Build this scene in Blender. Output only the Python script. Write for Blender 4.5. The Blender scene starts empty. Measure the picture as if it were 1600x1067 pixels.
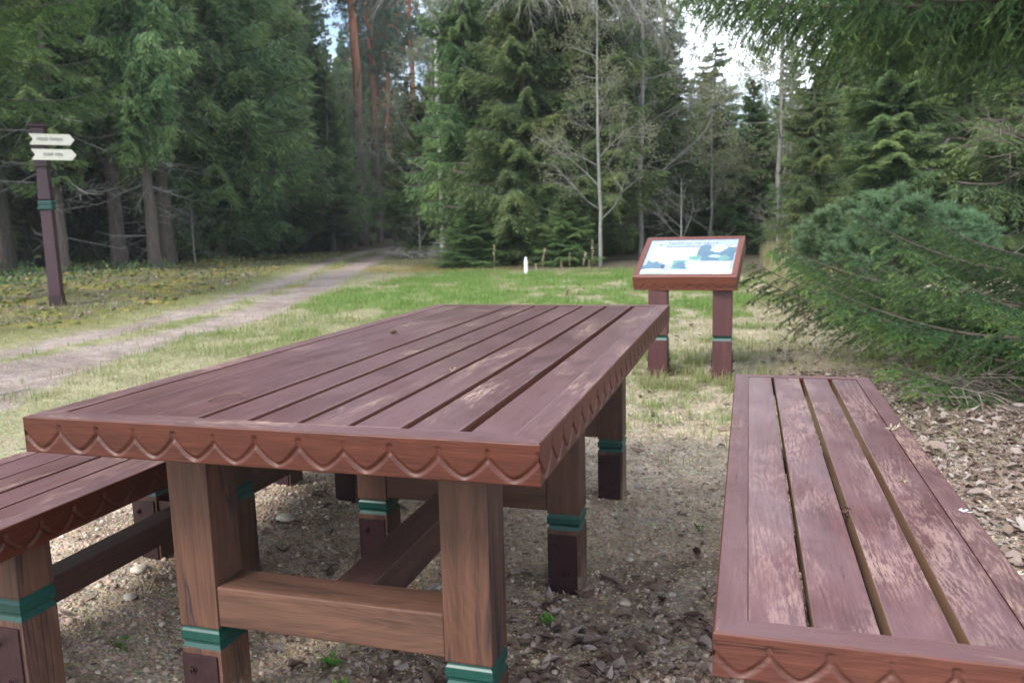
import bpy, bmesh, math, random
import numpy as np
from mathutils import Vector, Matrix
R = math.radians
random.seed(7)
rng = np.random.default_rng(11)
SC = bpy.context.scene
COL = SC.collection

# ------------------------------------------------------------------ camera
cam = bpy.data.cameras.new('camera')
cam_o = bpy.data.objects.new('camera', cam); COL.objects.link(cam_o)
CP = Vector((0.3101, -1.1735, 1.1006))
f_ = Vector((-0.28373, 0.94814, -0.14325)); r_ = Vector((0.95878, 0.28292, -0.02642)); u_ = Vector((-0.01548, 0.14484, 0.98933))
cam_o.matrix_world = Matrix(((r_.x, u_.x, -f_.x, CP.x), (r_.y, u_.y, -f_.y, CP.y), (r_.z, u_.z, -f_.z, CP.z), (0, 0, 0, 1)))
cam.sensor_width = 36; cam.lens = 27.84; cam.clip_start = 0.05; cam.clip_end = 600
cam.dof.use_dof = True; cam.dof.focus_distance = 1.75; cam.dof.aperture_fstop = 6.3
SC.camera = cam_o

# ------------------------------------------------------------------ world, sun, exposure
SUN_EL, SUN_AZ = R(46), R(208)        # azimuth measured clockwise from +Y
w = bpy.data.worlds.new('World'); SC.world = w; w.use_nodes = True
nt = w.node_tree; nt.nodes.clear()
out = nt.nodes.new('ShaderNodeOutputWorld'); bg = nt.nodes.new('ShaderNodeBackground')
sky = nt.nodes.new('ShaderNodeTexSky'); sky.sky_type = 'NISHITA'; sky.sun_disc = False
sky.sun_elevation = SUN_EL; sky.sun_rotation = SUN_AZ; sky.dust_density = 2.0
tc = nt.nodes.new('ShaderNodeTexCoord'); mp = nt.nodes.new('ShaderNodeMapping'); mp.inputs['Scale'].default_value = (1, 1, 2.2)
no = nt.nodes.new('ShaderNodeTexNoise'); no.inputs['Scale'].default_value = 3.2; no.inputs['Detail'].default_value = 7
cr = nt.nodes.new('ShaderNodeValToRGB'); cr.color_ramp.elements[0].position = 0.40; cr.color_ramp.elements[1].position = 0.56
mx = nt.nodes.new('ShaderNodeMix'); mx.data_type = 'RGBA'; mx.inputs['B'].default_value = (9.6, 10.2, 11.2, 1)
nt.links.new(tc.outputs['Generated'], mp.inputs['Vector']); nt.links.new(mp.outputs[0], no.inputs['Vector'])
nt.links.new(no.outputs['Fac'], cr.inputs[0]); nt.links.new(cr.outputs[0], mx.inputs['Factor'])
nt.links.new(sky.outputs[0], mx.inputs['A']); nt.links.new(mx.outputs['Result'], bg.inputs['Color'])
bg.inputs['Strength'].default_value = 0.15
nt.links.new(bg.outputs[0], out.inputs[0])
sl = bpy.data.lights.new('sun', 'SUN'); sl.energy = 2.2; sl.angle = R(14); sl.color = (1.0, 0.95, 0.88)
so = bpy.data.objects.new('sun', sl); COL.objects.link(so)
sd = Vector((math.sin(SUN_AZ) * math.cos(SUN_EL), math.cos(SUN_AZ) * math.cos(SUN_EL), math.sin(SUN_EL)))
so.rotation_euler = sd.to_track_quat('Z', 'Y').to_euler(); so.location = (0, -5, 20)
SC.view_settings.view_transform = 'Standard'; SC.view_settings.look = 'None'; SC.view_settings.gamma = 1
SC.view_settings.exposure = 1.1
SC.cycles.use_denoising = True; SC.cycles.max_bounces = 6; SC.cycles.transparent_max_bounces = 4
SC.cycles.diffuse_bounces = 4; SC.cycles.glossy_bounces = 2; SC.cycles.caustics_reflective = False; SC.cycles.caustics_refractive = False

# ------------------------------------------------------------------ helpers
def tag(o, label=None, cat=None, group=None, kind=None):
    if label: o['label'] = label
    if cat: o['category'] = cat
    if group: o['group'] = group
    if kind: o['kind'] = kind
    return o
def empty(name, loc=(0, 0, 0), rz=0.0):
    o = bpy.data.objects.new(name, None); COL.objects.link(o); o.location = loc; o.rotation_euler = (0, 0, rz)
    o.empty_display_size = .1
    return o
def link(name, me, parent=None, loc=(0, 0, 0)):
    o = bpy.data.objects.new(name, me); COL.objects.link(o); o.parent = parent; o.location = loc
    return o
def copy_tree(o, parent=None):
    c = o.copy(); COL.objects.link(c)
    if parent is not None: c.parent = parent
    for ch in o.children: copy_tree(ch, c)
    return c

def soup(name, V, F, mats, mat_idx=None, tint=None, smooth=False, size=None):
    """mesh from numpy: V (n,3), F list of (m,k) arrays of indices"""
    me = bpy.data.meshes.new(name)
    Fs = [np.asarray(a, dtype=np.int32) for a in (F if isinstance(F, list) else [F])]
    me.vertices.add(len(V)); me.vertices.foreach_set('co', np.asarray(V, dtype=np.float32).ravel())
    loops = np.concatenate([a.ravel() for a in Fs]); tot = np.concatenate([np.full(len(a), a.shape[1], np.int32) for a in Fs])
    me.loops.add(len(loops)); me.loops.foreach_set('vertex_index', loops)
    st = np.concatenate([[0], np.cumsum(tot)[:-1]]).astype(np.int32)
    me.polygons.add(len(tot)); me.polygons.foreach_set('loop_start', st)
    try: me.polygons.foreach_set('loop_total', tot)
    except Exception: pass
    if mat_idx is not None: me.polygons.foreach_set('material_index', np.asarray(mat_idx, dtype=np.int32))
    me.polygons.foreach_set('use_smooth', np.full(len(tot), bool(smooth)))
    for m in mats: me.materials.append(m)
    if tint is not None:
        a = me.attributes.new('tint', 'FLOAT', 'POINT'); a.data.foreach_set('value', np.asarray(tint, dtype=np.float32))
    me.update(calc_edges=True)
    return me

class Acc:
    def __init__(s): s.V = []; s.F = {3: [], 4: []}; s.M = {3: [], 4: []}; s.T = []; s.n = 0
    def add(s, V, F, m=0, t=0.5):
        V = np.asarray(V, float).reshape(-1, 3); F = np.asarray(F); k = F.shape[1]
        s.V.append(V); s.F[k].append(F + s.n); s.M[k].append(np.full(len(F), m)); 
        s.T.append(np.broadcast_to(np.asarray(t, float), (len(V),)).copy()); s.n += len(V)
    def arrays(s):
        Fs = [np.concatenate(s.F[k]) for k in (3, 4) if s.F[k]]; M = np.concatenate([np.concatenate(s.M[k]) for k in (3, 4) if s.F[k]])
        return np.concatenate(s.V), Fs, M, np.concatenate(s.T)
    def build(s, name, mats, smooth=False):
        V, F, M, T = s.arrays(); return soup(name, V, F, mats, M, T, smooth)

def frames(D):
    """orthonormal pair perpendicular to unit dirs D (n,3)"""
    a = np.where(np.abs(D[:, 2:3]) < .9, np.array([[0, 0, 1.]]), np.array([[1., 0, 0]]))
    A = np.cross(D, a); A /= np.linalg.norm(A, axis=1, keepdims=True) + 1e-9
    return A, np.cross(D, A)
def unit(a): return a / (np.linalg.norm(a, axis=-1, keepdims=True) + 1e-9)
def sticks(acc, P0, P1, r0, r1, m=0, t=.5, k=3):
    """prism per segment"""
    P0 = np.atleast_2d(P0); P1 = np.atleast_2d(P1); n = len(P0)
    D = unit(P1 - P0); A, B = frames(D); r0 = np.broadcast_to(r0, (n,)); r1 = np.broadcast_to(r1, (n,))
    ang = np.arange(k) * 2 * np.pi / k
    V = np.empty((n, 2 * k, 3))
    for i, a in enumerate(ang):
        o = A * np.cos(a) + B * np.sin(a)
        V[:, i] = P0 + o * r0[:, None]; V[:, k + i] = P1 + o * r1[:, None]
    idx = np.arange(n)[:, None] * 2 * k
    for i in range(k):
        j = (i + 1) % k
        F = np.hstack([idx + i, idx + j, idx + k + j, idx + k + i])
        if i == 0: allF = [F]
        else: allF.append(F)
    acc.add(V.reshape(-1, 3), np.concatenate(allF), m, np.repeat(np.broadcast_to(t, (n,)), 2 * k))
def tube(acc, pts, rad, k=8, m=0, t=.5, rough=0.0, rs=None):
    pts = np.asarray(pts, float); n = len(pts); rad = np.broadcast_to(rad, (n,))
    D = unit(np.gradient(pts, axis=0)); A, B = frames(D)
    V = []
    for i in range(k):
        a = 2 * np.pi * i / k
        rr = rad * (1 + (rs.uniform(-rough, rough, n) if rs is not None and rough else 0))
        V.append(pts + (A * np.cos(a) + B * np.sin(a)) * rr[:, None])
    V = np.stack(V, 1).reshape(-1, 3)
    F = [[i * k + j, i * k + (j + 1) % k, (i + 1) * k + (j + 1) % k, (i + 1) * k + j] for i in range(n - 1) for j in range(k)]
    acc.add(V, np.array(F), m, t)
def kites(acc, P, D, L, W, m=0, t=.5, rs=rng, flat=None):
    """one long thin kite per point: a twig with its needles"""
    n = len(P); A, B = frames(D); ang = rs.uniform(0, np.pi, n)[:, None]
    S = A * np.cos(ang) + B * np.sin(ang)
    if flat is not None: S = unit(np.cross(D, np.array([[0, 0, 1.]])) + S * flat)
    L = np.broadcast_to(L, (n,))[:, None]; W = np.broadcast_to(W, (n,))[:, None]
    V = np.stack([P, P + D * L * .35 + S * W, P + D * L, P + D * L * .45 - S * W], 1)
    acc.add(V.reshape(-1, 3), np.arange(4 * n).reshape(n, 4), m, np.repeat(np.broadcast_to(t, (n,)), 4))

# value noise
_perm = rng.random((256, 256))
def vnoise(x, y):
    xi = np.floor(x).astype(int); yi = np.floor(y).astype(int); fx = x - xi; fy = y - yi
    fx = fx * fx * (3 - 2 * fx); fy = fy * fy * (3 - 2 * fy)
    g = lambda a, b: _perm[a % 256, b % 256]
    return (g(xi, yi) * (1 - fx) + g(xi + 1, yi) * fx) * (1 - fy) + (g(xi, yi + 1) * (1 - fx) + g(xi + 1, yi + 1) * fx) * fy
def fbm(x, y, s=1.0, o=4):
    v = 0; a = .5; t = 0
    for i in range(o):
        v = v + a * vnoise(x * s + 17.3 * i, y * s + 5.1 * i); t += a; a *= .55; s *= 2.03
    return v / t
def sm(a, b, x):
    t = np.clip((x - a) / (b - a), 0, 1); return t * t * (3 - 2 * t)

# ------------------------------------------------------------------ materials
def mat(name):
    m = bpy.data.materials.new(name); m.use_nodes = True; nt = m.node_tree
    return m, nt, nt.nodes['Principled BSDF'], nt.nodes['Material Output']
def N(nt, t, **kw):
    n = nt.nodes.new(t)
    for k, v in kw.items():
        if k in n.inputs: n.inputs[k].default_value = v
        else: setattr(n, k, v)
    return n
def ramp(nt, src, stops):
    c = nt.nodes.new('ShaderNodeValToRGB'); e = c.color_ramp.elements
    while len(e) < len(stops): e.new(.5)
    for i, (p, col) in enumerate(stops): e[i].position = p; e[i].color = (*col, 1) if len(col) == 3 else col
    nt.links.new(src, c.inputs[0]); return c.outputs[0]
def mixc(nt, fac, a, b, mode='MIX'):
    m = nt.nodes.new('ShaderNodeMix'); m.data_type = 'RGBA'; m.blend_type = mode
    for s, v in (('Factor', fac), ('A', a), ('B', b)):
        if isinstance(v, (int, float)): m.inputs[s].default_value = v
        elif isinstance(v, tuple): m.inputs[s].default_value = (*v, 1) if len(v) == 3 else v
        else: nt.links.new(v, m.inputs[s])
    return m.outputs['Result']
def math_(nt, op, a, b=None, c=None):
    m = nt.nodes.new('ShaderNodeMath'); m.operation = op
    for i, v in enumerate((a, b, c)):
        if v is None: continue
        if isinstance(v, (int, float)): m.inputs[i].default_value = v
        else: nt.links.new(v, m.inputs[i])
    return m.outputs[0]

def wood(name, dark, light, wear=0.0, wearcol=(.50, .35, .26), rough=(.38, .6), streak=0.0, bump=.25, grey=0.0, spec=.5, gfloor=0.0, gcol=(.21, .145, .160), wfac=.62, carved=False, raw=None, coat=0.0, gvcol=(.15, .095, .088), gvf=.12, mud=False):
    m, nt, b, _ = mat(name); L = nt.links
    at = N(nt, 'ShaderNodeAttribute', attribute_name='gco')
    m1 = N(nt, 'ShaderNodeMapping'); m1.inputs['Scale'].default_value = (1.6, 26, 26); L.new(at.outputs['Vector'], m1.inputs['Vector'])
    g1 = N(nt, 'ShaderNodeTexNoise', Scale=1.6, Detail=5, Roughness=.6, Distortion=.35); L.new(m1.outputs[0], g1.inputs['Vector'])
    m2 = N(nt, 'ShaderNodeMapping'); m2.inputs['Scale'].default_value = (9, 240, 240); L.new(at.outputs['Vector'], m2.inputs['Vector'])
    g2 = N(nt, 'ShaderNodeTexNoise', Scale=1.5, Detail=3, Roughness=.6); L.new(m2.outputs[0], g2.inputs['Vector'])
    # growth rings cut lengthwise: cathedral figure
    m3 = N(nt, 'ShaderNodeMapping'); m3.inputs['Scale'].default_value = (1.1, 9, 9); L.new(at.outputs['Vector'], m3.inputs['Vector'])
    g3 = N(nt, 'ShaderNodeTexNoise', Scale=1.0, Detail=2, Distortion=.6); L.new(m3.outputs[0], g3.inputs['Vector'])
    ring = math_(nt, 'FRACT', math_(nt, 'MULTIPLY', g3.outputs['Fac'], 22.0))
    ringl = math_(nt, 'POWER', math_(nt, 'ABSOLUTE', math_(nt, 'SUBTRACT', ring, .5)), 1.5)
    gsum = math_(nt, 'ADD', math_(nt, 'MULTIPLY', g1.outputs['Fac'], .62), math_(nt, 'MULTIPLY', g2.outputs['Fac'], .38))
    gsum = math_(nt, 'ADD', gsum, math_(nt, 'MULTIPLY', ringl, .22))
    col = ramp(nt, gsum, [(.32, dark), (.72, light)])
    oi = N(nt, 'ShaderNodeObjectInfo')
    hv = N(nt, 'ShaderNodeHueSaturation'); L.new(col, hv.inputs['Color'])
    L.new(math_(nt, 'ADD', math_(nt, 'MULTIPLY', oi.outputs['Random'], .42), .79), hv.inputs['Value'])
    L.new(math_(nt, 'ADD', math_(nt, 'MULTIPLY', oi.outputs['Random'], -.16), 1.04), hv.inputs['Saturation'])
    col = hv.outputs[0]
    bsrc = g2.outputs['Fac']
    if streak:
        m4 = N(nt, 'ShaderNodeMapping'); m4.inputs['Scale'].default_value = (.8, 16, 16); L.new(at.outputs['Vector'], m4.inputs['Vector'])
        g4 = N(nt, 'ShaderNodeTexNoise', Scale=1.3, Detail=6, Roughness=.55, Distortion=.5); L.new(m4.outputs[0], g4.inputs['Vector'])
        sf = ramp(nt, g4.outputs['Fac'], [(.54, (0, 0, 0)), (.575, (1, 1, 1)), (.60, (.15, .15, .15)), (.66, (.2, .2, .2)), (.69, (1, 1, 1))])
        col = mixc(nt, math_(nt, 'MULTIPLY', sf, streak), col, (.012, .010, .014))
    ro = math_(nt, 'MULTIPLY_ADD', g2.outputs['Fac'], rough[1] - rough[0], rough[0])
    if wear:
        geo = N(nt, 'ShaderNodeNewGeometry'); sx = N(nt, 'ShaderNodeSeparateXYZ'); L.new(geo.outputs['Normal'], sx.inputs[0])
        up = math_(nt, 'GREATER_THAN', sx.outputs['Z'], .93)
        m5 = N(nt, 'ShaderNodeMapping'); m5.inputs['Scale'].default_value = (1.7, 4.2, 4.2); L.new(at.outputs['Vector'], m5.inputs['Vector'])
        g5 = N(nt, 'ShaderNodeTexNoise', Scale=1.5, Detail=6, Roughness=.62, Distortion=.4); L.new(m5.outputs[0], g5.inputs['Vector'])
        m6 = N(nt, 'ShaderNodeMapping'); m6.inputs['Scale'].default_value = (40, 330, 330); L.new(at.outputs['Vector'], m6.inputs['Vector'])
        g6 = N(nt, 'ShaderNodeTexNoise', Scale=1.0, Detail=2, Roughness=.7); L.new(m6.outputs[0], g6.inputs['Vector'])
        th = .66 - .16 * wear
        broad = ramp(nt, g5.outputs['Fac'], [(th - .10, (0, 0, 0)), (th + .16, (1, 1, 1))])
        m8 = N(nt, 'ShaderNodeMapping'); m8.inputs['Scale'].default_value = (20, 190, 190); L.new(at.outputs['Vector'], m8.inputs['Vector'])
        g8 = N(nt, 'ShaderNodeTexNoise', Scale=1.0, Detail=4, Roughness=.75, Distortion=.2); L.new(m8.outputs[0], g8.inputs['Vector'])
        fine = math_(nt, 'ADD', math_(nt, 'MULTIPLY', g6.outputs['Fac'], .5), math_(nt, 'MULTIPLY', g8.outputs['Fac'], .5))
        fine = math_(nt, 'ADD', fine, math_(nt, 'MULTIPLY', ringl, .26))
        fine = math_(nt, 'ADD', fine, math_(nt, 'MULTIPLY', broad, .11))
        wf = ramp(nt, fine, [(.565, (0, 0, 0)), (.635, (1, 1, 1))])
        wf = math_(nt, 'MULTIPLY', math_(nt, 'MULTIPLY', math_(nt, 'MULTIPLY', wf, broad), up), wfac)
        if raw: col = mixc(nt, math_(nt, 'MULTIPLY', math_(nt, 'SUBTRACT', 1.0, up), raw[1]), col, raw[0])
        m9 = N(nt, 'ShaderNodeMapping'); m9.inputs['Scale'].default_value = (3.2, 60, 60); L.new(at.outputs['Vector'], m9.inputs['Vector'])
        g9 = N(nt, 'ShaderNodeTexNoise', Scale=1.0, Detail=3, Roughness=.5, Distortion=.8); L.new(m9.outputs[0], g9.inputs['Vector'])
        ck = ramp(nt, g9.outputs['Fac'], [(.700, (0, 0, 0)), (.712, (1, 1, 1)), (.722, (1, 1, 1)), (.735, (0, 0, 0))])
        g10 = N(nt, 'ShaderNodeTexNoise', Scale=6.0, Detail=6, Roughness=.7); L.new(at.outputs['Vector'], g10.inputs['Vector'])
        wet = ramp(nt, g10.outputs['Fac'], [(.52, (0, 0, 0)), (.62, (1, 1, 1))])
        # lavender-grey sky sheen put into the colour of up-facing weathered stain
        g7 = N(nt, 'ShaderNodeTexNoise', Scale=2.3, Detail=4); L.new(m5.outputs[0], g7.inputs['Vector'])
        gf = math_(nt, 'MULTIPLY', math_(nt, 'MULTIPLY', ramp(nt, g7.outputs['Fac'], [(.35, (gfloor,) * 3), (.7, (1, 1, 1))]), up), grey)
        gf = math_(nt, 'MULTIPLY', gf, ramp(nt, gsum, [(.3, (.55, .55, .55)), (.7, (1, 1, 1))]))
        col = mixc(nt, gf, col, gcol)
        col = mixc(nt, math_(nt, 'MULTIPLY', math_(nt, 'MULTIPLY', wet, up), .28), col, (.03, .014, .016))
        col = mixc(nt, wf, col, wearcol)
        col = mixc(nt, math_(nt, 'MULTIPLY', ck, .85), col, (.018, .009, .008))
        ro = math_(nt, 'ADD', ro, math_(nt, 'MULTIPLY', wf, .2))
    if carved:
        ca = N(nt, 'ShaderNodeAttribute', attribute_name='carve'); cn = N(nt, 'ShaderNodeTexNoise', Scale=30, Detail=4); L.new(at.outputs['Vector'], cn.inputs['Vector'])
        col = mixc(nt, math_(nt, 'MULTIPLY', ca.outputs['Fac'], ramp(nt, cn.outputs['Fac'], [(.35, (.0, .0, .0)), (.7, (gvf,) * 3)])), col, gvcol)
    if mud:
        ge = N(nt, 'ShaderNodeNewGeometry'); sz_ = N(nt, 'ShaderNodeSeparateXYZ'); L.new(ge.outputs['Position'], sz_.inputs[0])
        mn = N(nt, 'ShaderNodeTexNoise', Scale=38, Detail=6, Roughness=.7); L.new(ge.outputs['Position'], mn.inputs['Vector'])
        hh = N(nt, 'ShaderNodeMapRange'); hh.inputs['From Min'].default_value = .20; hh.inputs['From Max'].default_value = .02; L.new(sz_.outputs['Z'], hh.inputs['Value'])
        mf = ramp(nt, math_(nt, 'ADD', math_(nt, 'MULTIPLY', hh.outputs[0], .35), mn.outputs['Fac']), [(.70, (0, 0, 0)), (.88, (.7, .7, .7))])
        col = mixc(nt, mf, col, (.22, .165, .12))
    L.new(col, b.inputs['Base Color']); L.new(ro, b.inputs['Roughness']); b.inputs['Specular IOR Level'].default_value = spec; b.inputs['Coat Weight'].default_value = coat; b.inputs['Coat Roughness'].default_value = .28
    bp = N(nt, 'ShaderNodeBump', Strength=bump, Distance=.0015)
    L.new(math_(nt, 'ADD', bsrc, math_(nt, 'MULTIPLY', ringl, .5)), bp.inputs['Height']); L.new(bp.outputs[0], b.inputs['Normal'])
    return m
M_TOP = wood('stained_wood_tabletop', (.046, .014, .015), (.112, .038, .037), wear=.26, grey=.85, gfloor=.4, gcol=(.165, .092, .102), rough=(.22, .38), wfac=.62, coat=.35, raw=((.15, .065, .038), .55))
M_BTOP = wood('stained_wood_seat', (.056, .016, .016), (.125, .042, .040), wear=.80, wearcol=(.40, .27, .225), grey=.55, gfloor=.2, rough=(.26, .44), wfac=.58, coat=.2, raw=((.22, .135, .080), .85))
M_APR = wood('stained_wood_apron', (.036, .0085, .005), (.098, .026, .014), wear=.55, grey=.85, gfloor=.7, gcol=(.140, .086, .094), rough=(.34, .50), bump=.4, wfac=.5, carved=True, spec=.32)
M_LEG = wood('brown_oak_leg', (.030, .011, .006), (.115, .048, .026), streak=.97, mud=True, rough=(.5, .7), bump=.5)
M_RAIL = wood('brown_oak_rail', (.032, .012, .006), (.115, .049, .027), streak=.5, rough=(.5, .7), bump=.4)
M_DARKRAIL = wood('dark_oak_stretcher', (.030, .012, .009), (.080, .034, .026), rough=(.45, .6), bump=.4)
M_MAROON = wood('maroon_painted_wood', (.036, .009, .010), (.085, .024, .024), rough=(.4, .6))
M_SIGNP = wood('plum_painted_post', (.022, .006, .011), (.044, .013, .020), rough=(.4, .55))
M_BOARD = wood('red_brown_board_frame', (.080, .020, .010), (.165, .045, .026), wear=.2, grey=1.0, gfloor=.9, gcol=(.25, .165, .168), rough=(.34, .5), carved=True, gvcol=(.012, .005, .004), gvf=.95)
def flatmat(name, col, rough=.5, metal=0.0, noise=.15, scale=30, spec=.5):
    m, nt, b, _ = mat(name); tc = N(nt, 'ShaderNodeTexCoord'); g = N(nt, 'ShaderNodeTexNoise', Scale=scale, Detail=5, Roughness=.6)
    nt.links.new(tc.outputs['Object'], g.inputs['Vector'])
    a = tuple(c * (1 - noise) for c in col); c2 = tuple(min(1, c * (1 + noise)) for c in col)
    nt.links.new(ramp(nt, g.outputs['Fac'], [(.3, a), (.7, c2)]), b.inputs['Base Color'])
    b.inputs['Roughness'].default_value = rough; b.inputs['Metallic'].default_value = metal; b.inputs['Specular IOR Level'].default_value = spec
    bp = N(nt, 'ShaderNodeBump', Strength=.2, Distance=.001); nt.links.new(g.outputs['Fac'], bp.inputs['Height']); nt.links.new(bp.outputs[0], b.inputs['Normal'])
    return m
def scuffed(name, col, light, amt=.62, scale=70):
    m, nt, b, _ = mat(name); tc = N(nt, 'ShaderNodeTexCoord'); g = N(nt, 'ShaderNodeTexNoise', Scale=scale, Detail=6, Roughness=.7)
    nt.links.new(tc.outputs['Object'], g.inputs['Vector'])
    nt.links.new(ramp(nt, g.outputs['Fac'], [(.35, tuple(c * .8 for c in col)), (amt - .04, col), (amt + .03, light)]), b.inputs['Base Color'])
    b.inputs['Roughness'].default_value = .42
    bp = N(nt, 'ShaderNodeBump', Strength=.25, Distance=.001); nt.links.new(g.outputs['Fac'], bp.inputs['Height']); nt.links.new(bp.outputs[0], b.inputs['Normal'])
    return m
M_GREEN = scuffed('green_band_paint', (.003, .050, .040), (.05, .15, .135), .68)
M_STEEL = flatmat('painted_steel_brown', (.030, .013, .016), .40, .2, .35, 60)
M_WHITE = flatmat('white_plastic', (.70, .72, .75), .5)
M_ARROW = flatmat('cream_arrow_board', (.62, .60, .50), .5, noise=.08)
M_INK = flatmat('dark_lettering', (.12, .12, .12), .6)
M_STONE = flatmat('pale_pebble', (.42, .37, .30), .7, noise=.35, scale=40)
M_CONE = flatmat('brown_cone', (.10, .055, .035), .8, noise=.4, scale=60)
M_TWIG = flatmat('dead_twig_bark', (.15, .125, .105), .9, noise=.35, scale=25)
M_GREYB = flatmat('grey_lichen_branch', (.20, .195, .18), .9, noise=.3, scale=14)

def foliage(name, c0, c1, c2, trans=.45, rough=.55):
    m = bpy.data.materials.new(name); m.use_nodes = True; nt = m.node_tree; nt.nodes.clear(); L = nt.links
    o = nt.nodes.new('ShaderNodeOutputMaterial')
    at = N(nt, 'ShaderNodeAttribute', attribute_name='tint'); oi = N(nt, 'ShaderNodeObjectInfo')
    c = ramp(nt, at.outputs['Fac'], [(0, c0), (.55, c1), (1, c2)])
    hv = N(nt, 'ShaderNodeHueSaturation'); L.new(c, hv.inputs['Color'])
    L.new(math_(nt, 'MULTIPLY_ADD', oi.outputs['Random'], .5, .75), hv.inputs['Value']); L.new(math_(nt, 'MULTIPLY_ADD', oi.outputs['Random'], .035, .4825), hv.inputs['Hue'])
    p = N(nt, 'ShaderNodeBsdfPrincipled', Roughness=rough); p.inputs['Specular IOR Level'].default_value = .35; L.new(hv.outputs[0], p.inputs['Base Color'])
    t = nt.nodes.new('ShaderNodeBsdfTranslucent'); L.new(hv.outputs[0], t.inputs['Color'])
    mxs = nt.nodes.new('ShaderNodeMixShader'); mxs.inputs[0].default_value = trans; L.new(p.outputs[0], mxs.inputs[1]); L.new(t.outputs[0], mxs.inputs[2])
    L.new(mxs.outputs[0], o.inputs[0]); return m
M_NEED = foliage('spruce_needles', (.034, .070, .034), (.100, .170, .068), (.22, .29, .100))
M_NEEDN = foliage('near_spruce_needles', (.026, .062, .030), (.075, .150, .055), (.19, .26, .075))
M_PINE = foliage('pine_needles', (.040, .085, .050), (.075, .125, .075), (.12, .17, .09))
M_YPINE = foliage('blue_green_pine_needles', (.10, .18, .090), (.19, .30, .155), (.28, .40, .21))
M_BUD = foliage('pale_spring_buds', (.16, .19, .09), (.24, .26, .14), (.32, .31, .19))
M_GRASS = foliage('grass_blades', (.30, .27, .16), (.20, .235, .075), (.15, .26, .055), .4)
M_HERB = foliage('herb_leaves', (.05, .16, .02), (.09, .25, .03), (.14, .32, .05), .4)
M_LEAF = foliage('dry_leaves', (.065, .038, .026), (.19, .135, .105), (.36, .31, .285), .12, .7)
M_DRY = foliage('dry_stalks', (.20, .12, .08), (.34, .27, .19), (.5, .42, .33), .2)
M_PEB = foliage('gravel_stones', (.20, .145, .10), (.48, .385, .285), (.66, .58, .48), 0.0, .8)
M_MOSS = foliage('moss_cushions', (.045, .07, .018), (.13, .14, .03), (.24, .17, .05), .1, .9)

def bark(name, low, high, z0, z1, scale=6):
    m, nt, b, _ = mat(name); tc = N(nt, 'ShaderNodeTexCoord'); L = nt.links
    mp = N(nt, 'ShaderNodeMapping'); mp.inputs['Scale'].default_value = (3, 3, .7); L.new(tc.outputs['Object'], mp.inputs['Vector'])
    g = N(nt, 'ShaderNodeTexNoise', Scale=scale, Detail=8, Roughness=.7); L.new(mp.outputs[0], g.inputs['Vector'])
    sx = N(nt, 'ShaderNodeSeparateXYZ'); L.new(tc.outputs['Object'], sx.inputs[0])
    mr = N(nt, 'ShaderNodeMapRange'); mr.inputs['From Min'].default_value = z0; mr.inputs['From Max'].default_value = z1; L.new(sx.outputs['Z'], mr.inputs['Value'])
    c = mixc(nt, mr.outputs[0], low, high)
    c = mixc(nt, .85, c, ramp(nt, g.outputs['Fac'], [(.3, (.25, .25, .25)), (.7, (1.3, 1.3, 1.3))]), 'MULTIPLY')
    L.new(c, b.inputs['Base Color']); b.inputs['Roughness'].default_value = .9
    bp = N(nt, 'ShaderNodeBump', Strength=.8, Distance=.02); L.new(g.outputs['Fac'], bp.inputs['Height']); L.new(bp.outputs[0], b.inputs['Normal'])
    return m
M_SBARK = bark('spruce_bark', (.115, .090, .075), (.10, .085, .072), 0, 6)
M_PBARK = bark('pine_bark', (.095, .068, .058), (.34, .13, .065), 4, 9)
M_BIRCH, _nt, _b, _ = mat('birch_bark')
_tc = N(_nt, 'ShaderNodeTexCoord'); _mp = N(_nt, 'ShaderNodeMapping'); _mp.inputs['Scale'].default_value = (1.5, 1.5, 7)
_nt.links.new(_tc.outputs['Object'], _mp.inputs['Vector']); _g = N(_nt, 'ShaderNodeTexNoise', Scale=1.6, Detail=5)
_nt.links.new(_mp.outputs[0], _g.inputs['Vector']); _nt.links.new(ramp(_nt, _g.outputs['Fac'], [(.40, (.05, .045, .04)), (.47, (.46, .45, .43)), (.7, (.55, .54, .52))]), _b.inputs['Base Color'])

# ------------------------------------------------------------------ terrain
def hbase(x, y):
    d = np.sqrt((x - .6) ** 2 + (y - 1) ** 2)
    return .11 * sm(.75, 1.5, -x) + .24 * sm(3.5, 14, d)
RUT_L = [(-3.6, -8), (-4.4, -3), (-5.2, 1.5), (-5.6, 3.0), (-5.75, 4.2), (-5.85, 5.6), (-6.05, 6.9), (-6.45, 8.9), (-7.5, 11.6), (-9.3, 15.6), (-11.2, 20.2), (-13.0, 25.5), (-15, 32), (-18, 42)]
RUT_R = [(-2.4, -8), (-3.3, -3), (-4.2, 1.5), (-4.75, 3.0), (-4.95, 4.2), (-4.95, 5.4), (-5.15, 6.8), (-5.6, 8.5), (-6.5, 11.0), (-8.1, 15.2), (-9.9, 19.8), (-11.6, 25), (-13.6, 31.5), (-16.6, 41.6)]
def polydist(x, y, P):
    d = np.full(np.shape(x), 1e9)
    for (ax, ay), (bx, by) in zip(P[:-1], P[1:]):
        vx, vy = bx - ax, by - ay; t = np.clip(((x - ax) * vx + (y - ay) * vy) / (vx * vx + vy * vy), 0, 1)
        d = np.minimum(d, np.hypot(x - ax - t * vx, y - ay - t * vy))
    return d
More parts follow.
